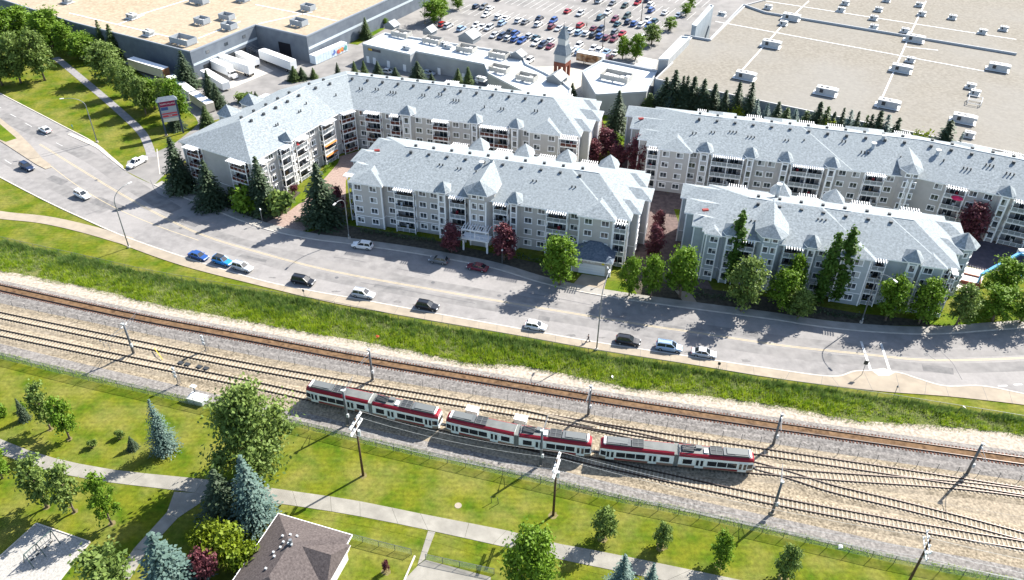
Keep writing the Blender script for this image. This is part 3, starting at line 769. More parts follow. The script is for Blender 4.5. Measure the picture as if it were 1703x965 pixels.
def apartment(name, label, corners, elems, front_n, wallm, panel, path_hw, hips=(True, True), red=None, glow_edges=(), nbelt=True):
    """corners: ccw world points; the first front_n edges form the front; elems[i]: bays of edge i (values > 60 are photo columns)"""
    O = Vector((corners[0][0], corners[0][1], 0))
    d0 = Vector(corners[1])-Vector(corners[0]); yaw = math.atan2(d0[1], d0[0])
    cy, sy = math.cos(-yaw), math.sin(-yaw)
    def loc(p):
        x, y = p[0]-O.x, p[1]-O.y
        return (x*cy-y*sy, x*sy+y*cy)
    C = [loc(p) for p in corners]
    root = thing(name, label, 'apartment building', O, yaw)
    n = len(C)
    poly = []; tops = []
    jobs = []
    for i in range(n):
        a, b = Vector(C[i]), Vector(C[(i+1) % n])
        e = (b-a); L = e.length; e.normalize(); nr = Vector((e.y, -e.x))
        X = (lambda a, e, nr: lambda s, t: (a.x+e.x*s+nr.x*t, a.y+e.y*s+nr.y*t))(a, e, nr)
        rz = math.atan2(e.y, e.x)
        wa, wb = Vector(corners[i]), Vector(corners[(i+1) % n]); wd = (wb-wa).normalized()
        def S(v, z=ZE-.6): return v if v <= 60 else s_of(wa, wd, v, z)
        E = []
        for el in elems.get(i, ()):
            if el[0] in 'wv': E.append((el[0], S(el[1])))
            else: E.append((el[0], S(el[1]), S(el[2]))+tuple(el[3:]))
        bays = sorted([el for el in E if el[0] in 'gtTbD'], key=lambda q: q[1])
        ps = [(0.0, 0.0, ZE+.1)]
        for el in bays:
            k, s0, s1 = el[:3]
            s0 = max(.3, s0); s1 = min(L-.3, s1)
            if k == 'g':
                d = el[3] if len(el) > 3 else 1.3
                ps += [(s0, 0, ZE+.12), (s0, d, ZE+.12), (s1, d, ZE+.12), (s1, 0, ZE+.1)]
            elif k in 'tT':
                d, c = ((1.1 if i < front_n else 2.9), .65) if k == 't' else (1.9, 1.35)
                zt = ZE+.42 if k == 't' else ZE+1.75
                ps += [(s0, 0, zt), (s0+c, d, zt), (s1-c, d, zt), (s1, 0, ZE+.1)]
            else:
                ps += [(s0, 0, ZE+.1), (s0, -1.3, ZE+.1), (s1, -1.3, ZE+.1), (s1, 0, ZE+.1)]
        for s, t, z in ps:
            poly.append(X(s, t)); tops.append(z)
        def depth(s, bays=bays):
            for el in bays:
                if el[1] < s < el[2] and el[0] == 'g': return el[3] if len(el) > 3 else 1.3
            return 0.0
        jobs.append((i, X, rz, E, L, depth))
    # walls
    mb = MB(); tr = MB()
    for i in range(len(poly)):
        a, b = poly[i], poly[(i+1) % len(poly)]
        v = Vector((b[0]-a[0], b[1]-a[1])); 
        if v.length < .05: continue
        mb.face([(a[0], a[1], -.3), (b[0], b[1], -.3), (b[0], b[1], tops[i]), (a[0], a[1], tops[i])])
        nn = Vector((v.y, -v.x)).normalized()*.02
        tr.box(((a[0]+b[0])/2+nn.x, (a[1]+b[1])/2+nn.y, 2.86), (v.length+.04, .05, .14), 0, math.atan2(v.y, v.x))
    mb.build('wall', wallm, root)
    if nbelt: tr.build('belt_trim', trim_w, root)
    tm = cached('ctrim', lambda: MB().box((0, 0, ZE/2), (.28, .28, ZE)).mesh('corner_trim', trim_w))
    for i, p in enumerate(poly):
        a, b = Vector(poly[i-1]), Vector(poly[(i+1) % len(poly)]); p = Vector(p)
        if (p-a).length > .05 and (b-p).length > .05 and (p-a).cross(b-p) > .05:
            link('corner_trim', tm, root, (p.x, p.y, 0))
    # main roof swept along the middle of the block
    inner = [Vector((*loc(p), 0)) for p in corners[:front_n+1]]
    def off(P, d):
        out = []
        for i, p in enumerate(P):
            ts = []
            if i: ts.append((P[i]-P[i-1]).normalized())
            if i < len(P)-1: ts.append((P[i+1]-P[i]).normalized())
            ns = [Vector((-t.y, t.x, 0)) for t in ts]
            m = sum(ns, Vector((0, 0, 0))).normalized()
            out.append(p+m*(d/m.dot(ns[0])))
        return out
    hw = path_hw
    d_s = (inner[1]-inner[0]).normalized(); d_e = (inner[-1]-inner[-2]).normalized()
    inn = inner[:]; inn[0] = inn[0]-d_s*OV; inn[-1] = inn[-1]+d_e*OV
    F = off(inn, -OV); Mid = off(inn, hw); B = off(inn, 2*hw+OV)
    zr = ZE+SL*(hw+OV)
    ridge = [Vector((p.x, p.y, zr)) for p in Mid]
    hr = (hw+OV)*.82
    if hips[0]: ridge[0] = ridge[0]+d_s*hr
    if hips[1]: ridge[-1] = ridge[-1]-d_e*hr
    mb = MB(); up = Vector((0, 0, ZE)); dn = Vector((0, 0, ZE-.26))
    for i in range(len(F)-1):
        mb.face([F[i]+up, F[i+1]+up, ridge[i+1], ridge[i]])
        mb.face([B[i+1]+up, B[i]+up, ridge[i], ridge[i+1]])
        mb.face([F[i]+dn, F[i+1]+dn, F[i+1]+up, F[i]+up], 1)
        mb.face([B[i+1]+dn, B[i]+dn, B[i]+up, B[i+1]+up], 1)
        mb.face([F[i+1]+dn, F[i]+dn, B[i]+dn, B[i+1]+dn], 1)
    mb.face([B[0]+up, F[0]+up, ridge[0]], 0); mb.face([F[-1]+up, B[-1]+up, ridge[-1]], 0)
    mb.face([B[0]+dn, F[0]+dn, F[0]+up, B[0]+up], 1); mb.face([F[-1]+dn, B[-1]+dn, B[-1]+up, F[-1]+up], 1)
    mb.build('roof', [shingle, trim_w], root)
    # pale ridge caps
    cap = mat('ridge_cap', (.40, .44, .46), .85) if 'ridge_cap' not in MATS else MATS['ridge_cap']
    for i in range(len(ridge)-1):
        MB().beam(ridge[i], ridge[i+1], .3, .08).build('ridge_cap', cap, root)
    # bays
    for i, X, rz, E, L, depth in jobs:
        for el in E:
            k = el[0]
            if k == 'w':
                s = el[1]; dd = depth(s)
                for st in range(4):
                    p = X(s, dd+.01); add_window(root, (p[0], p[1], st*ST+1.75), rz)
            elif k == 'g':
                dd = el[3] if len(el) > 3 else 1.3
                bayroof(X, el[1], el[2], dd, ZE+.06).build('bay_roof', [shingle, trim_w], root)
            elif k == 'h':
                dd = el[3]; D = (2*hw+2*OV+dd-.3)/2; zt = ZE+.04+SL*D; f_ = dd+OV; bk = f_-2*D
                def q(s, t, z): p = X(s, t); return Vector((p[0], p[1], z))
                a_, b_ = el[1]-OV, el[2]+OV; zz = ZE+.04
                K = [q(a_, f_, zz), q(b_, f_, zz), q(b_, bk, zz), q(a_, bk, zz)]
                r1_, r2_ = q(a_+D, f_-D, zt), q(b_-D, f_-D, zt)
                hb = MB()
                hb.face([K[0], K[1], r2_, r1_]); hb.face([K[1], K[2], r2_]); hb.face([K[2], K[3], r1_, r2_]); hb.face([K[3], K[0], r1_])
                dn_ = Vector((0, 0, -.24))
                hb.face([K[0]+dn_, K[1]+dn_, K[1], K[0]], 1); hb.face([K[1]+dn_, K[2]+dn_, K[2], K[1]], 1); hb.face([K[3]+dn_, K[0]+dn_, K[0], K[3]], 1)
                hb.build('stepped_roof', [shingle, trim_w], root)
            elif k == 't':
                m = (el[1]+el[2])/2
                hexroof(X, el[1], el[2], 1.1 if i < front_n else 2.9, .65, ZE+.5, 1.9 if i < front_n else 2.2, 2.9, off=0 if i < front_n else 1.5).build('turret_roof', [shingle, trim_w], root)
                if i < front_n:
                    for st in range(4):
                        p = X(m, 1.11); add_window(root, (p[0], p[1], st*ST+1.8), rz, 1.3, 1.75, False)
            elif k == 'T':
                m = (el[1]+el[2])/2; w = el[2]-el[1]
                hz = w*.36
                back = (1.8+hz)/SL-.4
                hexroof(X, el[1], el[2], 1.9, 1.35, ZE+1.85, hz, back, True, .6).build('tower_roof', [shingle, trim_w], root)
                sd_ = MB()
                for s in (el[1], el[2]):
                    p, q = X(s, 0), X(s, -5.2)
                    sd_.beam((p[0], p[1], ZE+.75), (q[0], q[1], ZE+.75), .1, 2.2)
                sd_.build('tower_side_wall', wallm, root)
                for st in range(4):
                    for c in (-.8, .8):
                        if st == 0: continue
                        p = X(m+c, 1.91); add_window(root, (p[0], p[1], st*ST+1.7), rz, 1.25, 1.6, False)
                for c in (-.8, .8):
                    p = X(m+c, 1.91); add_window(root, (p[0], p[1], 4*ST+1.2), rz, 1.2, 1.0, False)
            elif k in 'bc':
                t_in = -1.3 if k == 'b' else 0
                pn = red if (red is not None and i in red[1]) else None
                add_balcony(root, X, el[1], el[2], t_in, 1.15 if k == 'b' else 1.6, rz, redwood if pn else panel, glow=i in glow_edges)
    # roof vents in a line under the ridge and scattered plumbing stacks
    vm = cached('vent', lambda: MB().box((0, 0, .2), (.6, .5, .7)).mesh('roof_vent', vent_m))
    sm = cached('stack', lambda: MB().cyl((0, 0, -.2), .16, .85, 7).mesh('vent_pipe', vent_m))
    for i in range(len(F)-1):
        a, b = ridge[i], ridge[i+1]; e = (b-a); Lr = e.length; e.normalize()
        nr = Vector((e.y, -e.x, 0)); sl = SL*(hw+OV)/(hw+OV)
        for k in range(int(Lr/4.3)):
            for sgn, t in ((1, 1.7), (-1, 1.5)):
                p = a+e*(k*4.3+2)+nr*t*sgn
                link('roof_vent', vm, root, (p.x, p.y, zr-t*SL))
            if wr.random() < .75:
                t = wr.uniform(3.5, 6.5)
                for j in range(wr.choice((1, 2, 2, 3))):
                    p = a+e*(k*4.3+1+j*.75)+nr*t
                    link('vent_pipe', sm, root, (p.x, p.y, zr-t*SL))
    return root, loc, zr
def line(px, py, yaw, inset):
    """front wall line through an eave point"""
    p = at(px, py, ZE); d = Vector((math.cos(yaw), math.sin(yaw))); n = Vector((-d.y, d.x))
    return Vector((p.x, p.y))+n*inset, d, n
Y0 = R(-14.4)
W_ = 21.0
# --- front middle block
p, d, n = line(800, 330.2, Y0, OV)
a = p+d*s_of(p, d, 588, ZE-.6); b = p+d*s_of(p, d, 1046, ZE-.6)
B_FRONT = (a, d, n)
ends = ('g', 1.0, 6.6, 2.2), ('g', 8.5, 13.5, 3.6), ('g', 15.2, 19.6, 1.6)
apartment('apartment_block', 'grey four storey apartment block with central entrance tower and garage facing the road',
          [a, b, b+n*W_, a+n*W_],
          {0: [('g', 588, 637), ('w', 598), ('w', 623), ('w', 650), ('b', 658, 690), ('w', 702), ('w', 721), ('t', 727, 747), ('b', 750, 776), ('T', 776, 822), ('b', 823, 846), ('t', 847, 866),
               ('w', 879), ('w', 901), ('b', 911, 945), ('w', 956), ('g', 966, 1022), ('w', 981), ('w', 1009), ('c', 1024, 1044), ('h', 612, 1016, .55)],
           1: [('g', 3.0, 8.0, 1.6), ('g', 9.0, 13.5, 3.0), ('g', 14.6, 20, 1.4), ('w', 5.5), ('w', 1.6)],
           2: [('t', 6, 9.6), ('b', 10.5, 14.5), ('t', 16, 19.6), ('b', 20.5, 24.5), ('t', 26, 29.6), ('b', 31, 35), ('t', 37, 40.6), ('b', 42, 46)],
           3: [('g', 1.2, 6.8, 1.8), ('g', 7.8, 13.0, 3.4), ('g', 14.2, 18.4, 1.9), ('w', 4), ('w', 10.4), ('c', 18.7, 20.6)]},
          1, siding, rail_panel, W_/2)
# --- long block at the back right, with a bend at its tower
p, d, n = line(1330, 272.5, R(-13.4), OV)
a = p+d*s_of(p, d, 1078, ZE-.6); k = p+d*s_of(p, d, 1527, ZE-.6)
d2 = Vector((math.cos(R(-26)), math.sin(R(-26)))); n2 = Vector((-d2.y, d2.x))
e = k+d2*34
mit = (n+n2).normalized(); kk = k+mit*(22/mit.dot(n))
apartment('apartment_block', 'long grey apartment block in front of the big tan flat roof, with bent right half',
          [a, k, e, e+n2*22, kk, a+n*22],
          {0: [('c', 1079, 1096), ('g', 1098, 1148), ('w', 1109), ('w', 1132), ('w', 1154), ('t', 1161, 1183), ('b', 1185, 1237), ('t', 1239, 1257), ('w', 1267), ('w', 1284), ('t', 1296, 1315), ('b', 1317, 1369), ('t', 1372, 1393),
               ('w', 1402), ('w', 1425), ('b', 1439, 1471), ('w', 1482), ('T', 1496, 1526), ('h', 1118, 1412, .5)],
           1: [('w', 1562), ('b', 1575, 1608), ('w', 1620), ('w', 1645), ('t', 1660, 1683), ('b', 1687, 1730)],
           3: [('g', 4, 12, 1.2), ('b', 13, 17), ('g', 20, 28, 1.2)],
           4: [('b', 1, 5), ('g', 8, 16, 1.2), ('b', 17, 21), ('b', 24, 28), ('g', 29, 36, 1.2), ('b', 37, 41), ('g', 44, 50, 1.2), ('b', 51, 53.5)],
           5: [('g', 1.2, 6.8, 7.0), ('g', 7.4, 13.6, 5.0), ('g', 14.2, 19.3, 2.4), ('w', 4), ('w', 10)]},
          2, siding, rail_panel, 11.0)
# --- front right block
p, d, n = line(1350, 411.3, R(-14.4), OV)
a = p+d*s_of(p, d, 1172, ZE-.6); b = p+d*s_of(p, d, 1590, ZE-.6)
D_A, D_B, D_D, D_N = a, b, d, n
apartment('apartment_block', 'grey four storey apartment block half hidden by street trees and poplars on the right',
          [a, b, b+n*19, a+n*19],
          {0: [('g', 1176, 1196, 1.0), ('w', 1189), ('t', 1204, 1227), ('b', 1230, 1256), ('T', 1257, 1303), ('b', 1305, 1336), ('t', 1338, 1360), ('w', 1370), ('w', 1392), ('g', 1400, 1448, 1.6), ('w', 1412), ('w', 1429), ('b', 1452, 1474),
               ('t', 1503, 1530), ('g', 1533, 1568, .9), ('w', 1544), ('w', 1573), ('c', 1579, 1589), ('h', 1190, 1448, .75), ('h', 1330, 1566, .4)],
           1: [('g', 5.5, 10.5, 1.4), ('g', 12, 17, 2.8)],
           2: [('b', 4, 8), ('b', 14, 18), ('t', 20, 23.6), ('b', 25, 29), ('t', 31, 34.6), ('b', 40, 44)],
           3: [('g', 1.2, 6.6, 5.6), ('g', 7.4, 12.8, 4.2), ('g', 13.6, 17.6, 2.2), ('w', 4), ('w', 9.3), ('w', 11.7), ('w', 16.2)]},
          1, siding_blue, rail_panel, 9.5)
# --- angled block at the upper left
I0 = at(418, 273, ZE); I1 = at(557, 188, ZE); I2 = at(588, 181, ZE); I3 = at(966, 228.5, ZE)
ul = Vector((math.cos(R(62)), math.sin(R(62)))); ur = Vector((math.cos(R(-13.6)), math.sin(R(-13.6))))
q0 = Vector((I0.x, I0.y)); q1 = q0+ul*((Vector((I1.x, I1.y))-q0).dot(ul)); q2 = Vector((I2.x, I2.y)); q3 = q2+ur*((Vector((I3.x, I3.y))-q2).dot(ur))
def inset(P, d):
    out = []
    for i, p in enumerate(P):
        ts = ([(P[i]-P[i-1]).normalized()] if i else [])+([(P[i+1]-P[i]).normalized()] if i < len(P)-1 else [])
        ns = [Vector((-t.y, t.x)) for t in ts]; m = sum(ns, Vector((0, 0))).normalized()
        out.append(p+m*(d/m.dot(ns[0])))
    return out
inn = inset([q0+ul*.6, q1, q2, q3-ur*.6], OV)
out = inset(inn, 22.0)
A_IN = inn
apartment('apartment_block', 'angled grey apartment block with sunlit balconies beside the side street, upper left',
          inn+list(reversed(out)),
          {0: [('c', 421, 434), ('w', 449), ('b', 460, 475), ('t', 476, 483), ('b', 485, 503), ('w', 507), ('w', 518), ('b', 529, 549)],
           1: [('b', 563, 585)],
           2: [('w', 602), ('b', 609, 634), ('w', 646), ('b', 651, 667), ('t', 668, 688), ('w', 696), ('w', 714), ('b', 721, 747), ('w', 758), ('w', 776), ('t', 783, 799), ('b', 800, 847), ('t', 849, 867), ('w', 876), ('g', 882, 931, 1.1), ('w', 895), ('w', 919), ('c', 934, 962)],
           3: [('g', 3.5, 9, 2.0), ('g', 10, 15, 3.2), ('g', 16, 21, 1.6)],
           4: [('b', 6, 10), ('b', 16, 20), ('b', 26, 30), ('b', 38, 42)],
           6: [('t', 8, 12), ('t', 16, 20), ('b', 3, 6)],
           7: [('b', 314, 335), ('b', 386, 413)]},
          3, siding, rail_panel, 11.0, red=(True, (2, 1, 7)), glow_edges=(0,))
# corner turret at the right end of the front right block
t = thing('corner_turret', 'octagonal corner turret on the right end of the front right block, above the dark ramp', 'turret', (0, 0, 0))
c = at(1606, 399, ZE+1.2)
t.location = (c.x, c.y, 0)
mb = MB(); mr = MB()
oc = [(2.0*math.cos(R(22.5+45*k)), 2.0*math.sin(R(22.5+45*k))) for k in range(8)]
ob = [(2.9*math.cos(R(22.5+45*k)), 2.9*math.sin(R(22.5+45*k))) for k in range(8)]
mb.prism(oc, -.2, ZE+.6)
mb.build('wall', siding_blue, t)
for k in range(8):
    mr.face([(*ob[k], ZE+.6), (*ob[(k+1) % 8], ZE+.6), (0, 0, ZE+2.9)])
    mr.face([(*ob[k], ZE+.38), (*ob[(k+1) % 8], ZE+.38), (*ob[(k+1) % 8], ZE+.6), (*ob[k], ZE+.6)], 1)
mr.face([(*p, ZE+.38) for p in reversed(ob)], 1)
mr.build('turret_roof', [shingle, trim_w], t)
for k in (4, 5, 6):
    a = R(45*k+45)
    for st in range(4):
        add_window(t, (1.86*math.cos(a), 1.86*math.sin(a), st*ST+1.7), a+math.pi/2, 1.0, 1.3, False)
# --- entrance canopy and garage of the middle block
a, d, n = B_FRONT
yaw = math.atan2(d.y, d.x)
def bpos(px, out, z=0, base=B_FRONT):
    s = s_of(base[0], base[1], px, ZE-.6)
    p = base[0]+base[1]*s-base[2]*out
    return (p.x, p.y, z)
t = thing('entrance_canopy', 'white slatted entrance canopy with railings below the tower, between two plum trees', 'canopy', bpos(799, 4.2), yaw)
for x in (-2.7, 2.7): MB().box((x, 0, 1.5), (.35, .35, 3.0)).build('post', trim_w, t)
MB().box((0, 1.1, 3.0), (6.2, 2.6, .25)).build('deck', trim_w, t)
MB().box((0, -.15, 5.4), (6.2, .2, .25)).build('beam', trim_w, t)
for x in (-3, 0, 3): MB().box((x, -.15, 4.2), (.15, .15, 2.3)).build('post', trim_w, t)
rl = MB()
for z in (3.35, 4.1): rl.box((0, -.15, z), (6, .07, .07))
for i in range(7): rl.box((-3+i, -.15, 3.7), (.06, .06, .8))
rl.build('railing', trim_w, t)
sm = MB().box((0, 1.0, 5.6), (.12, 2.9, .16)).mesh('slat', trim_w)
for i in range(11): link('slat', sm, t, (-2.9+i*.58, 0, 0))
gx = s_of(a, d, 992, ZE-.6)
t = thing('garage_entrance', 'low garage with slate roof and pale roller door before the middle block', 'garage', bpos(996, 1.4), yaw)
gw, gd, gh = 8.2, 4.2, 3.7
MB().prism([(-gw/2, -gd), (gw/2, -gd), (gw/2, 0), (-gw/2, 0)], -.2, gh, cap=False).build('wall', mat('garage_render', (.40, .38, .36), .85, (.44, .42, .40), 1, 4), t)
mb = MB(); o_ = .45
E = [Vector((-gw/2-o_, -gd-o_, gh)), Vector((gw/2+o_, -gd-o_, gh)), Vector((gw/2+o_, 1, gh)), Vector((-gw/2-o_, 1, gh))]
ap1, ap2 = Vector((-1.2, -.4, gh+1.9)), Vector((1.2, -.4, gh+1.9)); b1, b2 = Vector((-1.2, 1, gh+1.9)), Vector((1.2, 1, gh+1.9))
mb.face([E[0], E[1], ap2, ap1]); mb.face([E[1], E[2], b2, ap2]); mb.face([E[3], E[0], ap1, b1]); mb.face([ap1, ap2, b2, b1])
for i in range(4):
    dn = Vector((0, 0, -.22)); mb.face([E[i]+dn, E[(i+1) % 4]+dn, E[(i+1) % 4], E[i]], 1)
mb.face([E[i]+Vector((0, 0, -.22)) for i in (3, 2, 1, 0)], 1)
mb.build('roof', [mat('slate_blue_shingle', (.085, .105, .14), .9, (.15, .18, .22), 2.5, 9, .4, 6), trim_w], t)
dr = MB().box((0.2, -gd-.03, 1.25), (5.6, .1, 2.5)).build('roller_door', mat('pale_door', (.62, .66, .70), .5), t)
for z in (.62, 1.25, 1.88): MB().box((0.2, -gd-.085, z), (5.6, .02, .05)).build('door_joint', mat('door_joint', (.45, .48, .52), .6) if 'door_joint' not in MATS else MATS['door_joint'], dr)
for x in (-gw/2, gw/2): MB().box((x, -gd, gh/2), (.2, .2, gh)).build('corner_trim', trim_w, t)
MB().box((2.5, -gd-.05, 3.0), (.55, .05, .5)).build('height_sign', mat('yellow_sign', (.55, .50, .03), .6), t)
def text(s, parent, loc_, size, m, rot, name='lettering', ext=.01):
    cu = bpy.data.curves.new(name, 'FONT'); cu.body = s; cu.size = size; cu.align_x = 'CENTER'; cu.align_y = 'CENTER'; cu.extrude = ext
    cu.materials.append(m)
    tmp = bpy.data.objects.new(name, cu); me = bpy.data.meshes.new_from_object(tmp); bpy.data.objects.remove(tmp)
    o = bpy.data.objects.new(name, me); col.objects.link(o)
    if parent is not None: o.parent = parent
    o.location = loc_; o.rotation_euler = rot
    return o
text('1118 2607', t, (-.5, -gd-.04, 3.05), .62, trim_w, (math.pi/2, 0, 0))
# ------------------------------------------------------------------ shopping buildings
def roofed(name, label, pts, h, wm, rm, par=.5, pm=None, cat='shop building', pw=.4):
    """flat roofed building with a parapet; pts: world ccw"""
    o = Vector((pts[0].x, pts[0].y, 0))
    q = [(p.x-o.x, p.y-o.y) for p in pts]
    ar = sum(q[i-1][0]*q[i][1]-q[i][0]*q[i-1][1] for i in range(len(q)))
    if ar < 0: q.reverse()
    root = thing(name, label, cat, o)
    MB().prism(q, -.3, h, cap=False).build('wall', wm, root)
    mb = MB()
    for t in tessellate_polygon([[Vector((*p, 0)) for p in q]]):
        f = [q[i] for i in t]
        if (f[1][0]-f[0][0])*(f[2][1]-f[0][1])-(f[1][1]-f[0][1])*(f[2][0]-f[0][0]) < 0: f.reverse()
        mb.face([(*p, h-.02) for p in f])
    mb.build('roof', rm, root)
    for i in range(len(q)):
        a, b = Vector((*q[i], 0)), Vector((*q[(i+1) % len(q)], 0)); d = (b-a).normalized(); nn = Vector((-d.y, d.x, 0))*(pw/2-.08)
        MB().beam(a+nn-d*.05+Vector((0, 0, h+par/2-.03*(i % 2))), b+nn+d*.05+Vector((0, 0, h+par/2-.03*(i % 2))), pw, par).build('parapet', pm or trim_w, root)
    return root
MY = R(-28)
e1 = Vector((math.cos(MY), math.sin(MY), 0)); e2 = Vector((-e1.y, e1.x, 0))
H1 = 8.4
c1 = at(316, 88, H1); c2 = c1+e2*28.5; c3 = c2+e1*21.5; 
m1 = roofed('store_building', 'huge tan roofed store with slate walls behind the loading yard', [c1, c2, c3, c3+e2*80, c1-e1*150+e2*108, c1-e1*150+e2*8, c1-e1*52], H1, mall_wall_dk, gravel_roof, .45, mat('slate_coping', (.22, .25, .29), .7))
def wall_band(root, a, b, z, h, m, name='wall_band', t=.06):
    o = root.location
    d = (b-a).normalized(); nn = Vector((d.y, -d.x, 0))*t/2
    MB().beam(Vector((a.x-o.x, a.y-o.y, z))+nn, Vector((b.x-o.x, b.y-o.y, z))+nn, t, h).build(name, m, root)
wall_band(m1, c1+e2*.3, c2-e2*.3, 4.4, .7, band_lt)
wall_band(m1, c3+e2*.3, c3+e2*60, 4.6, .8, band_lt)
for k in range(4):
    wall_band(m1, c1+e2*(4+5.2*k), c1+e2*(7+5.2*k), 1.7, 3.0, dark_metal, 'dock_door', .08)
wall_band(m1, c2+e1*9, c2+e1*14, 2.4, 4.8, mat('open_bay_dark', (.02, .02, .025), .9), 'open_bay', .1)
for k in range(3): wall_band(m1, c1+e2*(6+8*k), c1+e2*(7.4+8*k), 6.6, 1.0, glass, 'window', .08)
def seam(root, a, b, z, w=.45, name='roof_seam'):
    o = root.location
    MB().beam(Vector((a.x-o.x, a.y-o.y, z)), Vector((b.x-o.x, b.y-o.y, z)), w, .06).build(name, band_w, root)
band_w = mat('white_roof_seam', (.72, .71, .68), .8)
for a, b in [((115, 22), (300, 66)), ((225, 27), (312, 0)), ((330, 64), (400, 36)), ((195, 41), (240, 25)), ((425, 8), (560, 35)), ((430, 40), (520, 20))]:
    seam(m1, at(*a, H1), at(*b, H1), H1+.03)
def rooftop_unit(px, py, z, sz, label, kind=0, yaw=MY, group='roof units'):
    p = at(px, py, z)
    t = thing('rooftop_unit', label, 'roof unit', (p.x, p.y, z), yaw, group)
    L, W, Hh = sz
    if kind == 0:      # packaged unit on white skids
        MB().box((0, 0, .2), (L*1.25, W*1.5, .08)).build('base_pad', band_w, t)
        b = MB().box((0, 0, .3+Hh/2), (L, W, Hh)); b.box((L*.42, 0, .3+Hh*.8), (L*.4, W*.96, Hh*.35))
        b.build('casing', hvac, t)
        MB().box((0, 0, .3+Hh+.03), (L*.94, W*.94, .06)).build('lid', hvac_w, t)
        MB().box((-L*.2, -W/2-.02, .3+Hh*.55), (L*.18, .05, Hh*.6)).build('grille', dark_metal, t)
        for x in (-L*.25, L*.05): MB().cyl((x, 0, .3+Hh+.05), W*.2, .1, 10).build('fan', dark_metal, t)
    else:              # open screen box with equipment inside
        for c, d_ in (((0, -W/2), (L, .12)), ((0, W/2), (L, .12)), ((-L/2, 0), (.12, W-.13)), ((L/2, 0), (.12, W-.13))):
            MB().box((c[0], c[1], Hh/2+.35), (d_[0], d_[1], Hh)).build('screen_panel', mat('screen_'+str(kind), ((.30, .33, .36) if kind == 1 else (.40, .39, .36)), .7) if 'screen_'+str(kind) not in MATS else MATS['screen_'+str(kind)], t)
        for k in range(int(L/1.6)):
            MB().box((-L/2+1+k*1.6, random.uniform(-.25, .25)*W, .55), (1.1, W*.4, .5+random.random()*.9)).build('equipment_box', hvac_w, t)
        for x in (-L/2+.3, 0, L/2-.3):
            MB().box((x, 0, .17), (.3, W+1.0, .3)).build('skid', hvac_w, t)
for px, py, sz, nm in [(306, 72, (7.5, 4.2, 1.7), 'largest screened box at the corner of the tan roof'), (337, 39, (4.2, 3.2, 1.6), 'square screened box left of the tan roof centre'), (378, 32, (4.6, 3, 1.5), 'screened box beside the seam of the tan roof'), (382, 48, (4.2, 3.2, 1.6), 'screened box near the dock edge of the tan roof'),
                       (332, 5, (6.5, 3.2, 1.6), 'long screened box at the top edge of the tan roof'), (513, 17, (4.2, 3, 1.6), 'screened box with side vent on the tan roof'), (498, 42, (5, 3.3, 1.6), 'screened box nearest the right corner of the tan roof'), (405, 2, (4, 3, 1.4), 'screened box cut by the top of the picture')]:
    rooftop_unit(px, py, H1, sz, 'grey '+nm, 1, group='screened roof boxes')
for i, (px, py) in enumerate([(113, 5), (220, 31), (248, 59)]):
    rooftop_unit(px, py, H1, (3.0, 2.2, 1.3), 'white roof ventilator, %s from the left on the tan roof' % ordw(i), 0)
# middle low building
H2 = 5.6
a = at(603, 75, H2); b = at(685, 91, H2)
pts = [a, a+e1*18.5, a+e1*18.5+e2*3.2, at(806, 109, H2), at(812, 124, H2), at(862, 150, H2), at(940, 178, H2), at(950, 150, H2), at(938, 140, H2), at(905, 122, H2), at(875, 108, H2), at(868, 92, H2), at(640, 57, H2)]
m2 = roofed('shop_row', 'low grey shop row with white roof between car park and apartments', pts, H2, mall_wall_lt, membrane, .55, mat('pale_coping', (.5, .53, .55), .6))
for k, f in enumerate((.06, .2, .5, .84)):
    q = a+e1*(18.5*f); wall_band(m2, q, q+e1*1.1, 1.1, 2.2, trim_w, 'service_door', .08)
q0_ = a+e1*18.5+e2*3.2
for s in (8, 17, 19.5, 21.8): wall_band(m2, q0_+e1*s, q0_+e1*(s+1.1), 1.1, 2.2, trim_w, 'service_door', .08)
wall_band(m2, a+e1*2, a+e1*7, 4.7, .8, mat('store_sign_dark', (.08, .08, .09), .6), 'sign_panel', .1)
o = m2.location
pp = a+e1*3.0-e2*.14; MB().box((pp.x-o.x, pp.y-o.y, 4.7), (1.4, .1, .55), rz=MY).build('sign_logo', mat('sign_yellow', (.75, .45, .03), .6), m2)
for i, (px, py, k) in enumerate([(668, 60, 2), (720, 71, 2), (776, 85, 2), (830, 95, 2), (831, 119, 2), (876, 133, 2)]):
    rooftop_unit(px, py, H2, (6.0, 3.4, 1.3), 'cream screened rooftop plant, %s from the left on the white shop roof' % ordw(i), k, group='cream rooftop plant')
for i, (px, py) in enumerate([(677, 82), (745, 80), (800, 134), (740, 76)]):
    rooftop_unit(px, py, H2, (2.6, 1.4, .8), 'small ducted unit, %s of the low ones on the white shop roof' % ['leftmost', 'second', 'rightmost', 'third'][i], 0)
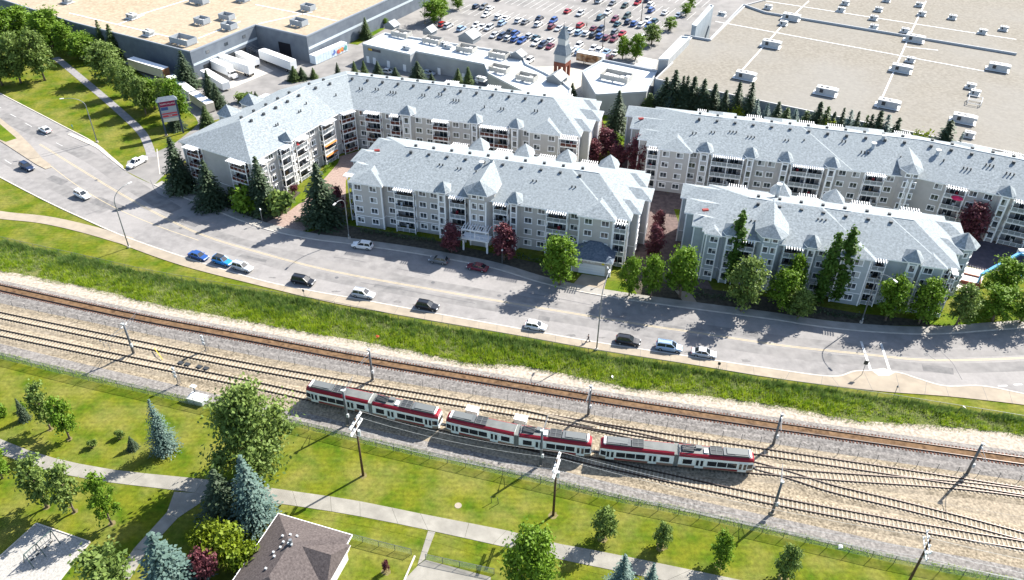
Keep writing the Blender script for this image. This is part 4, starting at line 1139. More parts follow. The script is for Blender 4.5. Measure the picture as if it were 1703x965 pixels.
# gable and corner features on its car park edge
gab_wall = mat('slate_gable_wall', (.20, .22, .235), .85)
gab_roof = mat('grey_metal_sheet', (.17, .19, .205), .6, (.23, .25, .265), 3, 3)
def gablet(px, py, w, dd, h, label):
    p = at(px, py, H2)
    t = thing('roof_gable', label, 'gable', (p.x, p.y, H2-.1), MY)
    MB().prism([(-w/2, -dd/2), (w/2, -dd/2), (w/2, dd/2), (-w/2, dd/2)], 0, h*.45, cap=False).build('wall', gab_wall, t)
    mb = MB(); z = h*.45; ov = .35
    A = [Vector((x, y, z)) for x, y in ((-w/2-ov, -dd/2-ov), (w/2+ov, -dd/2-ov), (w/2+ov, dd/2+ov), (-w/2-ov, dd/2+ov))]
    r1, r2 = Vector((0, -dd/2-ov, h)), Vector((0, dd/2+ov, h))
    mb.face([A[1], A[2], r2, r1]); mb.face([A[3], A[0], r1, r2]); mb.face([A[0], A[1], r1], 1); mb.face([A[2], A[3], r2], 1)
    mb.face([A[3], A[2], A[1], A[0]], 1)
    mb.build('roof', [gab_roof, gab_wall], t)
gablet(781, 67, 5.5, 5, 3.6, 'grey gable with striped metal roof on the shop row edge')
gablet(715, 56, 3.4, 3.4, 2.8, 'smaller pale gable at the left part of the shop row edge')
gablet(652, 47, 4.0, 3.0, 2.8, 'leftmost pale gable on the shop row corner')
gablet(862, 96, 4.0, 3.0, 2.6, 'grey gable at the right end of the shop row edge')
gablet(926, 135, 4.6, 4.6, 3.0, 'small hip roofed kiosk beside the brick clock tower')
# building right of the tower
H3 = 6.0
m3b = roofed('shop_building', 'corner shop with white roof right of the spire tower', [at(991, 160, H3), at(1075, 155, H3), at(1093, 120, H3), at(1002, 101.5, H3), at(968, 121, H3)], H3, mall_wall_lt, membrane, .6, mat('grey_coping', (.36, .39, .42), .6))
rooftop_unit(1025, 132, H3, (8.5, 5.0, 1.4), 'cream screened rooftop plant on the corner shop roof', 2, group='cream rooftop plant')
wall_band(m3b, at(974, 128, H3), at(980, 139, H3), 1.6, 3.0, brick_red, 'brick_panel', .1)
# big right building
H4 = 8.0
f0 = at(1089, 133, H4); fr = f0+e1*98
bigp = [f0, fr, fr+e2*160, fr-e1*60+e2*158, f0+e1*4+e2*82, f0+e1*4+e2*40, f0-e1*2+e2*40, f0-e1*2+e2*15, f0+e2*15]
m4 = roofed('store_building', 'vast tan flat roofed store filling the upper right', bigp, H4, mall_wall, gravel_roof2, .4, mat('tan_coping', (.40, .40, .40), .6))
for p_, q_ in [((1459.5, 180), (1516, 52)), ((1516, 52), (1540, 2)), ((1228, 124), (1300, 44)), ((1300, 44), (1345, 2)), ((1190, 36), (1638, 119)), ((1273, 2), (1690, 66)), ((1505, 78), (1560, 84))]:
    seam(m4, at(*p_, H4), at(*q_, H4), H4+.03, .42)
# raised step across the roof
st_ = MB(); o = m4.location
for p_, q_ in [((1180, 68.5), (1236, 10)), ((1236, 10), (1273, 23)), ((1273, 23), (1690, 92)), ((1138, 61), (1180, 68.5))]:
    u, v = at(*p_, H4), at(*q_, H4)
    MB().beam(Vector((u.x-o.x, u.y-o.y, H4+.35)), Vector((v.x-o.x, v.y-o.y, H4+.35)), .35, .7).build('step_wall', MATS['grey_coping'], m4)
t = roofed('entrance_fascia', 'tall grey entrance fascia on the car park side of the vast store', [at(1094, 112, H4), at(1132, 66, H4+1.5), at(1147, 67, H4+1.5), at(1110, 112, H4)], H4+2.2, mall_wall_lt, membrane, .5, MATS['pale_coping'])
t = roofed('entrance_fascia', 'upper slate fascia block at the far side of the vast store', [at(1150, 48, H4+2), at(1180, 14, H4+2), at(1186, 16, H4+2), at(1157, 50, H4+2)], H4+3, mall_wall, membrane, .4, MATS['grey_coping'])
bigu = [(1372, 157), (1475, 178), (1600, 203), (1497, 119), (1658, 117), (1519, 69), (1314, 33), (1281, 78), (1238, 131)]
for i, (px, py) in enumerate(sorted(bigu)):
    rooftop_unit(px, py, H4, (5.2, 2.4, 1.7), 'large rooftop unit, %s big one from the left on the vast store' % ordw(i), 0)
smu = [(1302, 42), (1398, 19), (1405, 8), (1460, 19), (1452, 33), (1452, 48), (1504, 54), (1474, 3), (1532, 26), (1528, 11), (1583, 32), (1513, 103), (1613, 147), (1633, 56), (1668, 51), (1610, 228), (1200, 27), (1277, 15), (1620, 158)]
for i, (px, py) in enumerate(sorted(smu)):
    rooftop_unit(px, py, H4, (2.3, 1.7, 1.1), 'small rooftop unit, %s small one from the left on the vast store' % ordw(i), 0)
t = thing('roof_frame', 'bare square metal frame on the right of the vast store roof', 'frame', at(1620, 172, H4), MY)
for z in (.5, 1.4):
    for c, d_ in (((0, -1.7), (3.4, .12)), ((0, 1.7), (3.4, .12)), ((-1.7, 0), (.12, 3.3)), ((1.7, 0), (.12, 3.3))): MB().box((c[0], c[1], z), (*d_, .12)).build('rail', hvac_w, t)
for x in (-1.7, 1.7):
    for y in (-1.7, 1.7): MB().box((x, y, .8), (.13, .13, 1.5)).build('leg', hvac_w, t)
# lower annex on the far right
roofed('annex_building', 'low white roofed annex at the right edge of the picture', [at(1684, 222, 4), at(1770, 240, 4), at(1770, 170, 4), at(1690, 190, 4)], 4, mall_wall_lt, membrane, .4)
# spire tower
p = at(934, 127)
tw = thing('clock_tower', 'slim brick tower with slate blue spire beside the car park', 'tower', p, MY, sc=(.82, .82, .80))
for x in (-1.9, 1.9):
    for y in (-1.9, 1.9): MB().box((x, y, 2.5), (1.0, 1.0, 5)).build('brick_pier', brick_red, tw)
MB().box((0, 0, 5.6), (4.9, 4.9, 1.6)).build('brick_band', brick_red, tw)
MB().box((0, 0, 7.9), (4.7, 4.7, 3.1)).build('lower_wall', mat('cream_wall', (.36, .385, .39), .8), tw)
def pyr(h0, h1, w0, w1, name, m):
    mb = MB()
    A = [(x*w0/2, y*w0/2, h0) for x, y in ((-1, -1), (1, -1), (1, 1), (-1, 1))]; B = [(x*w1/2, y*w1/2, h1) for x, y in ((-1, -1), (1, -1), (1, 1), (-1, 1))]
    for i in range(4): mb.face([A[i], A[(i+1) % 4], B[(i+1) % 4], B[i]])
    mb.face(B); mb.face(list(reversed(A)))
    mb.build(name, m, tw)
    for i in range(4):
        for f in (.17, .33, .5, .67, .83):
            a = Vector(A[i]).lerp(Vector(A[(i+1) % 4]), f); b = Vector(B[i]).lerp(Vector(B[(i+1) % 4]), f)
            MB().beam(a, b, .07).build('standing_seam', m, tw)
pyr(9.45, 13.0, 5.4, 3.4, 'lower_roof', metal_roof)
MB().box((0, 0, 14.3), (3.0, 3.0, 2.7)).build('upper_wall', MATS['cream_wall'], tw)
pyr(15.6, 20.5, 3.6, .12, 'spire', metal_roof)
MB().cyl((0, 0, 20.4), .05, 1.6, 6).build('finial', dark_metal, tw)

# ------------------------------------------------------------------ trailers and trucks in the loading yard
def wheelset(parent, xs, y, r=.5):
    for x in xs:
        for s in (-1, 1):
            w = MB().tube([(x, s*y-.15, r), (x, s*y+.15, r)], r, 12).build('wheel', tyre_m, parent)
            MB().tube([(x, s*(y+.12)-.06, r), (x, s*(y+.12)+.06, r)], r*.5, 10).build('rim', rim_m, w)
def trailer(pa, pb, label, m, wheels=True, hh=2.8, z0=1.1, end=None, w=2.55):
    a, b = at(*pa), at(*pb)
    d = b-a; L = d.length
    t = thing('box_trailer', label, 'trailer', (a+b)/2, math.atan2(d.y, d.x), 'yard trailers')
    mb = MB().box((0, 0, z0+hh/2), (L, w, hh)); mb.build('box', m, t)
    n = int(L/1.2)
    rib = MB().box((0, 0, z0+hh/2), (.06, w+.06, hh-.1)).mesh('rib', m)
    for k in range(1, n): link('rib', rib, t, (-L/2+L*k/n, 0, 0))
    MB().box((0, 0, z0+hh+.02), (L*.995, w*.97, .05)).build('roof', trim_w, t)
    MB().box((L/2+.03, 0, z0+hh/2), (.05, w*.96, hh*.96)).build('rear_door', end or m, t)
    if wheels:
        MB().box((0, 0, z0-.18), (L*.96, .9, .3)).build('chassis', dark_metal, t)
        wheelset(t, (L/2-1.2, L/2-2.4), 1.05)
        for s in (-.7, .7): MB().box((-L/2+2.5, s, .45), (.15, .15, .95)).build('landing_leg', dark_metal, t)
    return t
tr_cream = mat('cream_trailer', (.62, .56, .47), .6, (.55, .5, .43), 1, 4)
tr_white = mat('white_trailer', (.76, .77, .77), .5)
trailer((222, 116), (280, 134), 'cream box trailer with brown open rear beside the trees and tan store', tr_cream, end=mat('rusty_door', (.30, .14, .06), .7))
trailer((286, 140), (322, 166), 'white shipping container, upper of the two standing in line', tr_white, False, 2.6, .2)
trailer((324, 168), (352, 187), 'cream shipping container, lower of the two standing in line', tr_cream, False, 2.6, .2)
trailer((342, 130), (378, 152), 'low white trailer half hidden by spruces in the yard', tr_white, False, 2.2, .6)
trailer((368, 110), (421, 128), 'long white trailer backed to the dock beside the box truck', tr_white)
trailer((438, 101), (490, 121), 'white refrigerated trailer standing apart in the yard', tr_white)
trailer((398, 100), (428, 114), 'short white trailer under the dock ramps', tr_white, True, 1.8)
a_, b_ = at(521, 107), at(574, 84)
t = trailer((521, 107), (574, 84), 'pale blue graffiti covered container along the store wall', mat('pale_blue_container', (.50, .60, .68), .6, (.62, .70, .76), .7, 5), False, 2.8, .15)
for i, (c, x) in enumerate([((.65, .16, .05), 5.2), ((.75, .40, .08), 4.2), ((.10, .35, .32), 6.3), ((.12, .2, .5), 1.0), ((.5, .1, .1), 3.0)]):
    mb = MB()
    for k in range(5): mb.box((x+random.uniform(-.6, .6), -1.34-.004*k-.004*i, 1.2+random.uniform(-.3, .8)), (random.uniform(.3, 1.1), .03, random.uniform(.3, .9)), M=Matrix.Rotation(random.uniform(-.6, .6), 3, 'Y'))
    mb.build('graffiti', mat('graffiti_%d' % i, c, .6), t)
t = trailer((960, 104), (1003, 112), 'trailer with dark pictorial billboard side parked beside the spire tower', tr_white)
bb = MB().box((-.2, -1.31, 2.5), (8.6, .05, 2.6)).build('billboard', mat('billboard_print', (.10, .05, .03), .5, (.45, .22, .07), .55, 5, c3=(.55, .5, .4), scale3=.5, f3=.8), t)
def box_truck(pa, pb, label):
    a, b = at(*pa), at(*pb); d = b-a; L = d.length
    t = thing('box_truck', label, 'truck', (a+b)/2, math.atan2(d.y, d.x))
    MB().box((-1.2, 0, 2.4), (L-2.6, 2.5, 2.7)).build('box', tr_white, t)
    mb = MB(); x = L/2
    mb.prism([(x-2.5, -1.05), (x-1.1, -1.05), (x-1.1, 1.05), (x-2.5, 1.05)], .6, 2.5)
    mb.prism([(x-1.1, -.95), (x, -.85), (x, .85), (x-1.1, .95)], .6, 1.6)
    mb.build('cab', trim_w, t)
    MB().box((x-1.12, 0, 2.0), (.14, 1.9, .75)).build('windscreen', car_glass, t)
    for s in (-1, 1): MB().box((x-1.8, s*1.06, 2.0), (.8, .03, .6)).build('side_window', car_glass, t)
    wheelset(t, (x-.9, -L/2+1.5), 1.0, .48)
box_truck((350, 114), (393, 133), 'white box truck with its nose out from the loading dock')
t = thing('dock_stair', 'grey sloping covered stair at the inner corner of the loading dock', 'stair', at(420, 92), R(-20))
for s in (-.9, .9):
    MB().beam((-6, s, 5.6), (7, s, .5), .12).build('rail', steel, t); MB().beam((-6, s, 4.5), (7, s, .1), .12).build('stringer', steel, t)
for k in range(16): MB().box((-5.6+k*.8, 0, 4.45-k*.275), (.5, 1.7, .06)).build('tread', steel, t)
for x in (-5.5, 0): MB().box((x, 0, (4.4 if x < -1 else 2.1)/2), (.15, 1.6, 4.4 if x < -1 else 2.1)).build('support', steel, t)

# ------------------------------------------------------------------ pylon sign
p = at(277, 226)
t = thing('pylon_sign', 'tall shopping pylon sign with maroon header and slate roof beside the lawn path', 'sign', p, R(26))
for x in (0, 4.4): MB().box((x, 0, 5.0), (.45, .45, 10.0)).build('post', mat('pylon_blue', (.05, .07, .12), .5) if 'pylon_blue' not in MATS else MATS['pylon_blue'], t)
MB().box((2.2, 0, 6.9), (4.0, .5, 5.9)).build('panel', mat('sign_white', (.33, .36, .40), .5), t)
for z, h, c, w, x in ((9.0, 1.5, (.26, .02, .07), 3.9, 2.2), (7.7, .8, (.05, .09, .25), 1.8, 1.2), (6.3, .35, (.5, .05, .07), 3.8, 2.2), (5.6, .5, (.5, .05, .07), 3.8, 2.2)):
    MB().box((x, -.27, z), (w, .06, h)).build('sign_strip', mat('sign_strip_%.1f' % z, c, .5), t)
MB().box((2.2, -.27, 4.45), (3.8, .06, .9)).build('sign_strip', mat('sign_cream', (.62, .60, .50), .5), t)
text('TOWN VILLAGE', t, (2.2, -.31, 9.0), .52, trim_w, (math.pi/2, 0, 0))
text('SALES', t, (2.2, -.31, 5.6), .36, trim_w, (math.pi/2, 0, 0))
mb = MB()
A = [(-.5, -1.0, 10.0), (4.9, -1.0, 10.0), (4.9, 1.0, 10.0), (-.5, 1.0, 10.0)]; r1, r2 = (.3, 0, 11.0), (4.1, 0, 11.0)
mb.face([A[0], A[1], r2, r1]); mb.face([A[2], A[3], r1, r2]); mb.face([A[1], A[2], r2]); mb.face([A[3], A[0], r1]); mb.face(list(reversed(A)))
mb.build('roof', metal_roof, t)
MB().prism([(-.4, -.4), (.4, -.4), (.4, .4), (-.4, .4)], 0, .3).build('footing', concrete, t)

# ------------------------------------------------------------------ cars
def car_parts(kind):
    sp = dict(sedan=(4.7, .90, 1.42, -1.75, 1.1, -1.0, .3), hatch=(4.3, .95, 1.5, -1.95, 1.05, -1.5, .25), suv=(4.75, 1.05, 1.68, -2.15, 1.0, -1.85, .2),
              van=(5.0, 1.05, 1.74, -2.3, 1.35, -2.1, .4), pickup=(5.7, 1.1, 1.8, -.75, 1.45, -.5, .7))[kind]
    L, belt, top, cb0, cb1, ct0, ct1 = sp
    h = L/2; W = .92
    st = [(-h, .45, belt-.3, W*.8), (-h+.12, .3, belt-.02, W*.93), (-h+.9, .24, belt, W), (0, .22, belt, W), (cb1-.1, .22, belt-.02, W), (h-.9, .24, belt-.12, W*.97), (h-.2, .3, belt-.26, W*.9), (h, .42, belt-.45, W*.74)]
    body = MB(); n0 = 0
    for x, zb, zt, w in st:
        body.v += [(x, -w*.9, zb), (x, -w, zb+.16), (x, -w, zt-.16), (x, -w*.86, zt), (x, w*.86, zt), (x, w, zt-.16), (x, w, zb+.16), (x, w*.9, zb)]
    for i in range(len(st)-1):
        for k in range(8):
            a = i*8+k; b = i*8+(k+1) % 8
            body.f.append((a, a+8, b+8, b)); body.m.append(0)
    body.f.append(tuple(range(8))); body.m.append(0); e = (len(st)-1)*8; body.f.append(tuple(e+k for k in reversed(range(8)))); body.m.append(0)
    wb, wt = .80, .62
    zb = belt-.04
    c = {(0, s): Vector((cb0, s*wb, zb)) for s in (-1, 1)}; c.update({(1, s): Vector((cb1, s*wb, zb)) for s in (-1, 1)})
    t = {(0, s): Vector((ct0, s*wt, top-.05)) for s in (-1, 1)}; t.update({(1, s): Vector((ct1, s*wt, top-.05)) for s in (-1, 1)})
    body.prism([(ct0-.05, -wt-.03), (ct1+.05, -wt-.03), (ct1+.05, wt+.03), (ct0-.05, wt+.03)], top-.07, top)
    for k in c: body.beam(c[k], t[k], .09)
    for s in (-1, 1):
        xm = (cb0+cb1)/2-.15
        body.beam((xm, s*wb, zb), (xm-.05, s*wt, top-.06), .09)
        body.box((cb1-.35, s*(W+.07), belt+.03), (.16, .2, .13))
    if kind == 'pickup':
        body.box((-1.8, 0, belt-.03), (1.9, 1.5, .08), 0)
        for s in (-1, 1): body.box((-1.8, s*.83, belt+.02), (2.0, .14, .2))
        body.box((-h+.1, 0, belt+.02), (.12, 1.6, .2))
    if kind in ('suv', 'van'):
        for s in (-1, 1): body.beam((ct0+.1, s*.52, top+.05), (ct1-.1, s*.52, top+.05), .05)
    gl = {}
    gl['windscreen'] = MB(); gl['windscreen'].face([c[1, -1], c[1, 1], t[1, 1], t[1, -1]])
    gl['rear_window'] = MB(); gl['rear_window'].face([c[0, 1], c[0, -1], t[0, -1], t[0, 1]])
    sw = []
    for s in (-1, 1):
        m = MB(); q = [c[0, s], c[1, s], t[1, s], t[0, s]]
        if s > 0: q.reverse()
        m.face(q); sw.append(m)
    wh = [(x, s) for x in (-h+.95, h-.95) for s in (-1, 1)]
    return sp, body, gl, sw, wh, belt, h, W
def car_assets(kind):
    def f():
        sp, body, gl, sw, wh, belt, h, W = car_parts(kind)
        A = dict(body=body.mesh('body', PAINT['white'], False), wind=gl['windscreen'].mesh('windscreen', car_glass), rear=gl['rear_window'].mesh('rear_window', car_glass), side=[m.mesh('side_window', car_glass) for m in sw],
                 wheel=MB().tube([(0, -.11, 0), (0, .11, 0)], .34, 14).mesh('wheel', tyre_m), rim=MB().tube([(0, -.125, 0), (0, .125, 0)], .2, 10).mesh('rim', rim_m),
                 head=MB().box((0, 0, 0), (.2, .4, .14)).mesh('headlight', lamp_m), tail=MB().box((0, 0, 0), (.1, .3, .2)).mesh('tail_light', tail_m), wh=wh, belt=belt, h=h, W=W)
        j = MB(); j.v = body.v[:]; j.f = body.f[:]; j.m = body.m[:]
        for m in list(gl.values())+sw:
            for fc in m.f: j.face([m.v[i] for i in fc], 1)
        for x, s in wh: j.tube([(x, s*.82-.1, .34), (x, s*.82+.1, .34)], .34, 10, 2)
        A['joined'] = j.mesh('car', [PAINT['white'], car_glass, tyre_m])
        return A
    return cached(('car', kind), f)
def car(p, yaw, kind, colour, label, group=None, roof=None, sc=1.0):
    A = car_assets(kind)
    t = thing('parked_car' if group else 'car', label, 'pickup truck' if kind == 'pickup' else 'car', (p.x, p.y, p.z), yaw, group)
    b = link('body', A['body'], t); paint(b, 0, PAINT[colour])
    link('windscreen', A['wind'], t); link('rear_window', A['rear'], t)
    for m in A['side']: link('side_window', m, t)
    for x, s in A['wh']:
        w = link('wheel', A['wheel'], t, (x, s*.83, .34)); link('rim', A['rim'], w)
    for s in (-1, 1):
        link('headlight', A['head'], t, (A['h']-.16, s*.6, A['belt']-.34)); link('tail_light', A['tail'], t, (-A['h']+.06, s*.68, A['belt']-.22))
    if roof: 
        MB().box((-.7, 0, 1.74), (1.9, 1.2, .16)).build('roof_rack', dark_metal, t)
    return t
def tangent(P, px):
    i = min(range(1, len(P)-1), key=lambda i: abs(pix(P[i])[0]-px))
    d = P[i+1]-P[i-1]
    return math.atan2(d.y, d.x)
RZ = Vector((0, 0, .015))
GK = 'cars parked along the south kerb'
for px, py, kind, colr, lab, rf in [
    (331, 429, 'sedan', 'blue', 'dark blue sedan, leftmost of the cars parked on the south kerb', None), (371, 438, 'suv', 'brightblue', 'bright blue crossover with black roof rack parked by the south kerb', 1),
    (404, 448, 'suv', 'silver', 'silver white crossover parked just ahead of the bright blue one', None), (505, 471, 'van', 'black', 'black minivan parked alone below the lamp shadow', None), (605, 493, 'suv', 'silver', 'silver off-roader parked above the tall grass, left of the black one', None),
    (711, 513, 'suv', 'black', 'black off-roader parked by south kerb, below the yellow centre line', None), (891, 546, 'hatch', 'white', 'white hatchback with dark roof parked left of the walking person', None), (1044, 571, 'suv', 'black', 'black crossover parked right of the tall street lamp', None),
    (1112, 581, 'van', 'paleblue', 'pale blue minivan parked between the black crossover and silver sedan', None), (1170, 591, 'sedan', 'silver', 'silver sedan, rightmost of the cars parked on the south kerb', None)]:
    p = at(px, py)+RZ
    car(p, tangent(south_kerb, px), kind, colr, lab, GK, rf)
GN = 'cars parked along the north kerb'
for px, py, kind, colr, lab in [(603, 412, 'suv', 'white', 'white crossover parked half in sun at the north kerb'), (730, 436, 'hatch', 'grey', 'dark grey hatchback parked in the shade of the middle block'), (794, 448, 'sedan', 'maroon', 'dark maroon sedan parked in shade near the entrance canopy')]:
    car(at(px, py)+RZ, tangent(north_kerb, px)+math.pi, kind, colr, lab, GN)
car(at(138, 328)+RZ, tangent(south_kerb, 120), 'suv', 'white', 'white crossover driving on the wide road, left')
car(at(46, 281)+RZ, tangent(south_kerb, 40), 'suv', 'navy', 'dark blue off-roader driving beside the median tip')
car(at(76, 219)+RZ, tangent(north_kerb, 70)+math.pi, 'sedan', 'white', 'small white sedan driving on the far carriageway')
car(at(229, 274)+RZ, math.atan2(*(at(206, 286)-at(252, 262)).yx), 'pickup', 'white', 'white pickup truck with dark bed leaving the side street')
# car park: measured cars snapped to the stall rows
Z1 = [(60, 10, 'grey'), (100, 12, 'grey'), (280, 80, 'black'), (350, 45, 'navy'), (380, 20, 'blue'), (960, 75, 'navy'), (1030, 80, 'grey'), (1105, 90, 'white'), (1085, 150, 'white'), (1195, 180, 'white'), (1265, 180, 'white'), (1205, 235, 'paleblue'), (1390, 210, 'white'), (1450, 225, 'grey'), (1590, 185, 'navy'), (1575, 250, 'white'),
      (590, 245, 'red'), (710, 265, 'silver'), (835, 290, 'paleblue'), (965, 265, 'white'), (1045, 270, 'white'), (965, 315, 'white'), (1100, 290, 'silver'), (1145, 345, 'silver'), (1205, 370, 'navy'), (1290, 325, 'black'), (1365, 340, 'blue'), (1275, 385, 'silver'), (1350, 395, 'blue'), (1410, 410, 'blue'), (1490, 360, 'silver'), (1555, 375, 'teal'),
      (1545, 440, 'white'), (1615, 450, 'navy'), (1675, 475, 'maroon'), (1690, 390, 'silver'), (1185, 5, 'navy'), (1690, 215, 'blue'), (1475, 580, 'white')]
Z2 = [(445, 15, 'navy'), (575, 25, 'silver'), (710, 25, 'grey'), (825, 60, 'green'), (940, 35, 'red'), (1065, 50, 'white'), (1040, 5, 'navy'), (1075, 110, 'blue'), (265, 130, 'red'), (395, 140, 'silver'), (590, 180, 'teal'), (650, 130, 'white'), (710, 195, 'maroon'), (835, 175, 'green'), (745, 240, 'teal'), (845, 215, 'navy'), (910, 235, 'blue'), (1200, 130, 'white'), (1345, 145, 'white'),
      (1030, 195, 'white'), (1105, 210, 'teal'), (965, 255, 'white'), (1040, 245, 'blue'), (15, 180, 'navy'), (10, 245, 'white'), (120, 215, 'teal'), (115, 280, 'maroon'), (170, 300, 'silver'), (270, 290, 'teal'), (390, 265, 'red'), (310, 325, 'white'), (385, 330, 'paleblue'), (515, 280, 'maroon'), (455, 345, 'white'), (530, 345, 'black'), (590, 300, 'navy'), (590, 355, 'blue'), (660, 380, 'maroon'),
      (715, 325, 'grey'), (785, 330, 'red'), (715, 390, 'maroon'), (115, 390, 'silver'), (40, 440, 'navy'), (90, 470, 'maroon'), (325, 490, 'white'), (375, 460, 'white'), (385, 510, 'paleblue'), (510, 480, 'white'), (585, 490, 'white'), (440, 525, 'red'), (515, 540, 'white'), (600, 540, 'white'), (670, 505, 'paleblue'), (665, 570, 'maroon'), (745, 530, 'white'), (1000, 370, 'white'), (1040, 420, 'white'), (265, 420, 'blue')]
ROWS = [231.5, 247, 252.6, 264.9, 271.6, 284, 290.3, 301.6, 307.6, 319.5, 325]
RN = ['kerbside row by the spire', 'nearest row', 'second row', 'third row', 'fourth row', 'fifth row', 'sixth row', 'seventh row', 'eighth row', 'ninth row', 'farthest row']
CW = dict(white='white', silver='silver', grey='dark grey', black='black', blue='blue', navy='navy blue', red='red', maroon='maroon', teal='dark teal', paleblue='pale blue', green='dark green')
lotc = []; seen = set()
for Z, x0 in ((Z1, 630), (Z2, 900)):
    for zx, zy, cc in Z:
        g = at(x0+zx/5.872, zy/5.872+1.5); u, v = g.dot(e1), g.dot(e2)
        r = min(range(len(ROWS)), key=lambda r: abs(ROWS[r]-v))
        k = round((u+101.8)/2.72)
        if abs(ROWS[r]-v) < 3.2: v = ROWS[r]+random.uniform(-.35, .35); u = -101.8+k*2.72+random.uniform(-.15, .15)
        if (r, k) in seen: continue
        seen.add((r, k)); lotc.append((r, u, v, cc))
for r in range(len(ROWS)):
    row = sorted([c for c in lotc if c[0] == r], key=lambda c: c[1])
    tot = {}
    for c in row: tot[c[3]] = tot.get(c[3], 0)+1
    cnt = {}
    for c in row:
        cnt[c[3]] = cnt.get(c[3], 0)+1
        kd = random.choice(('sedan', 'suv', 'hatch', 'suv', 'van', 'sedan'))
        lab = ('only %s car in the %s of the car park' % (CW[c[3]], RN[r])) if tot[c[3]] == 1 else ('%s %s car from left, %s of car park' % (ordw(cnt[c[3]]-1), CW[c[3]], RN[r]))
        p = e1*c[1]+e2*c[2]
        o = link('parked_car', car_assets(kd)['joined'], None, (p.x, p.y, .012), MY+math.pi/2+(math.pi if random.random() < .4 else 0))
        paint(o, 0, PAINT[c[3]])
        tag(o, lab, 'car', 'cars in the shopping car park')
# painted stalls
for v0, n0, n1 in ((249.8, -24, 2), (268.2, -24, 3), (287.2, -20, 4), (304.6, -16, 6), (322.3, -16, 6)):
    mb = MB()
    for k in range(n0, n1+1):
        c = e1*(-101.8-1.36+k*2.72)+e2*v0
        mb.box((c.x, c.y, .018), (11.2, .14, .008), rz=MY+math.pi/2)
    struct(mb.build('stall_markings', white_paint))
# small car park between A and shop row
car(at(645, 122), R(-20), 'sedan', 'white', 'white sedan parked between spruces below the shop row')
car(at(712, 124), R(-20), 'sedan', 'silver', 'silver sedan in shade at the foot of the shop row wall')
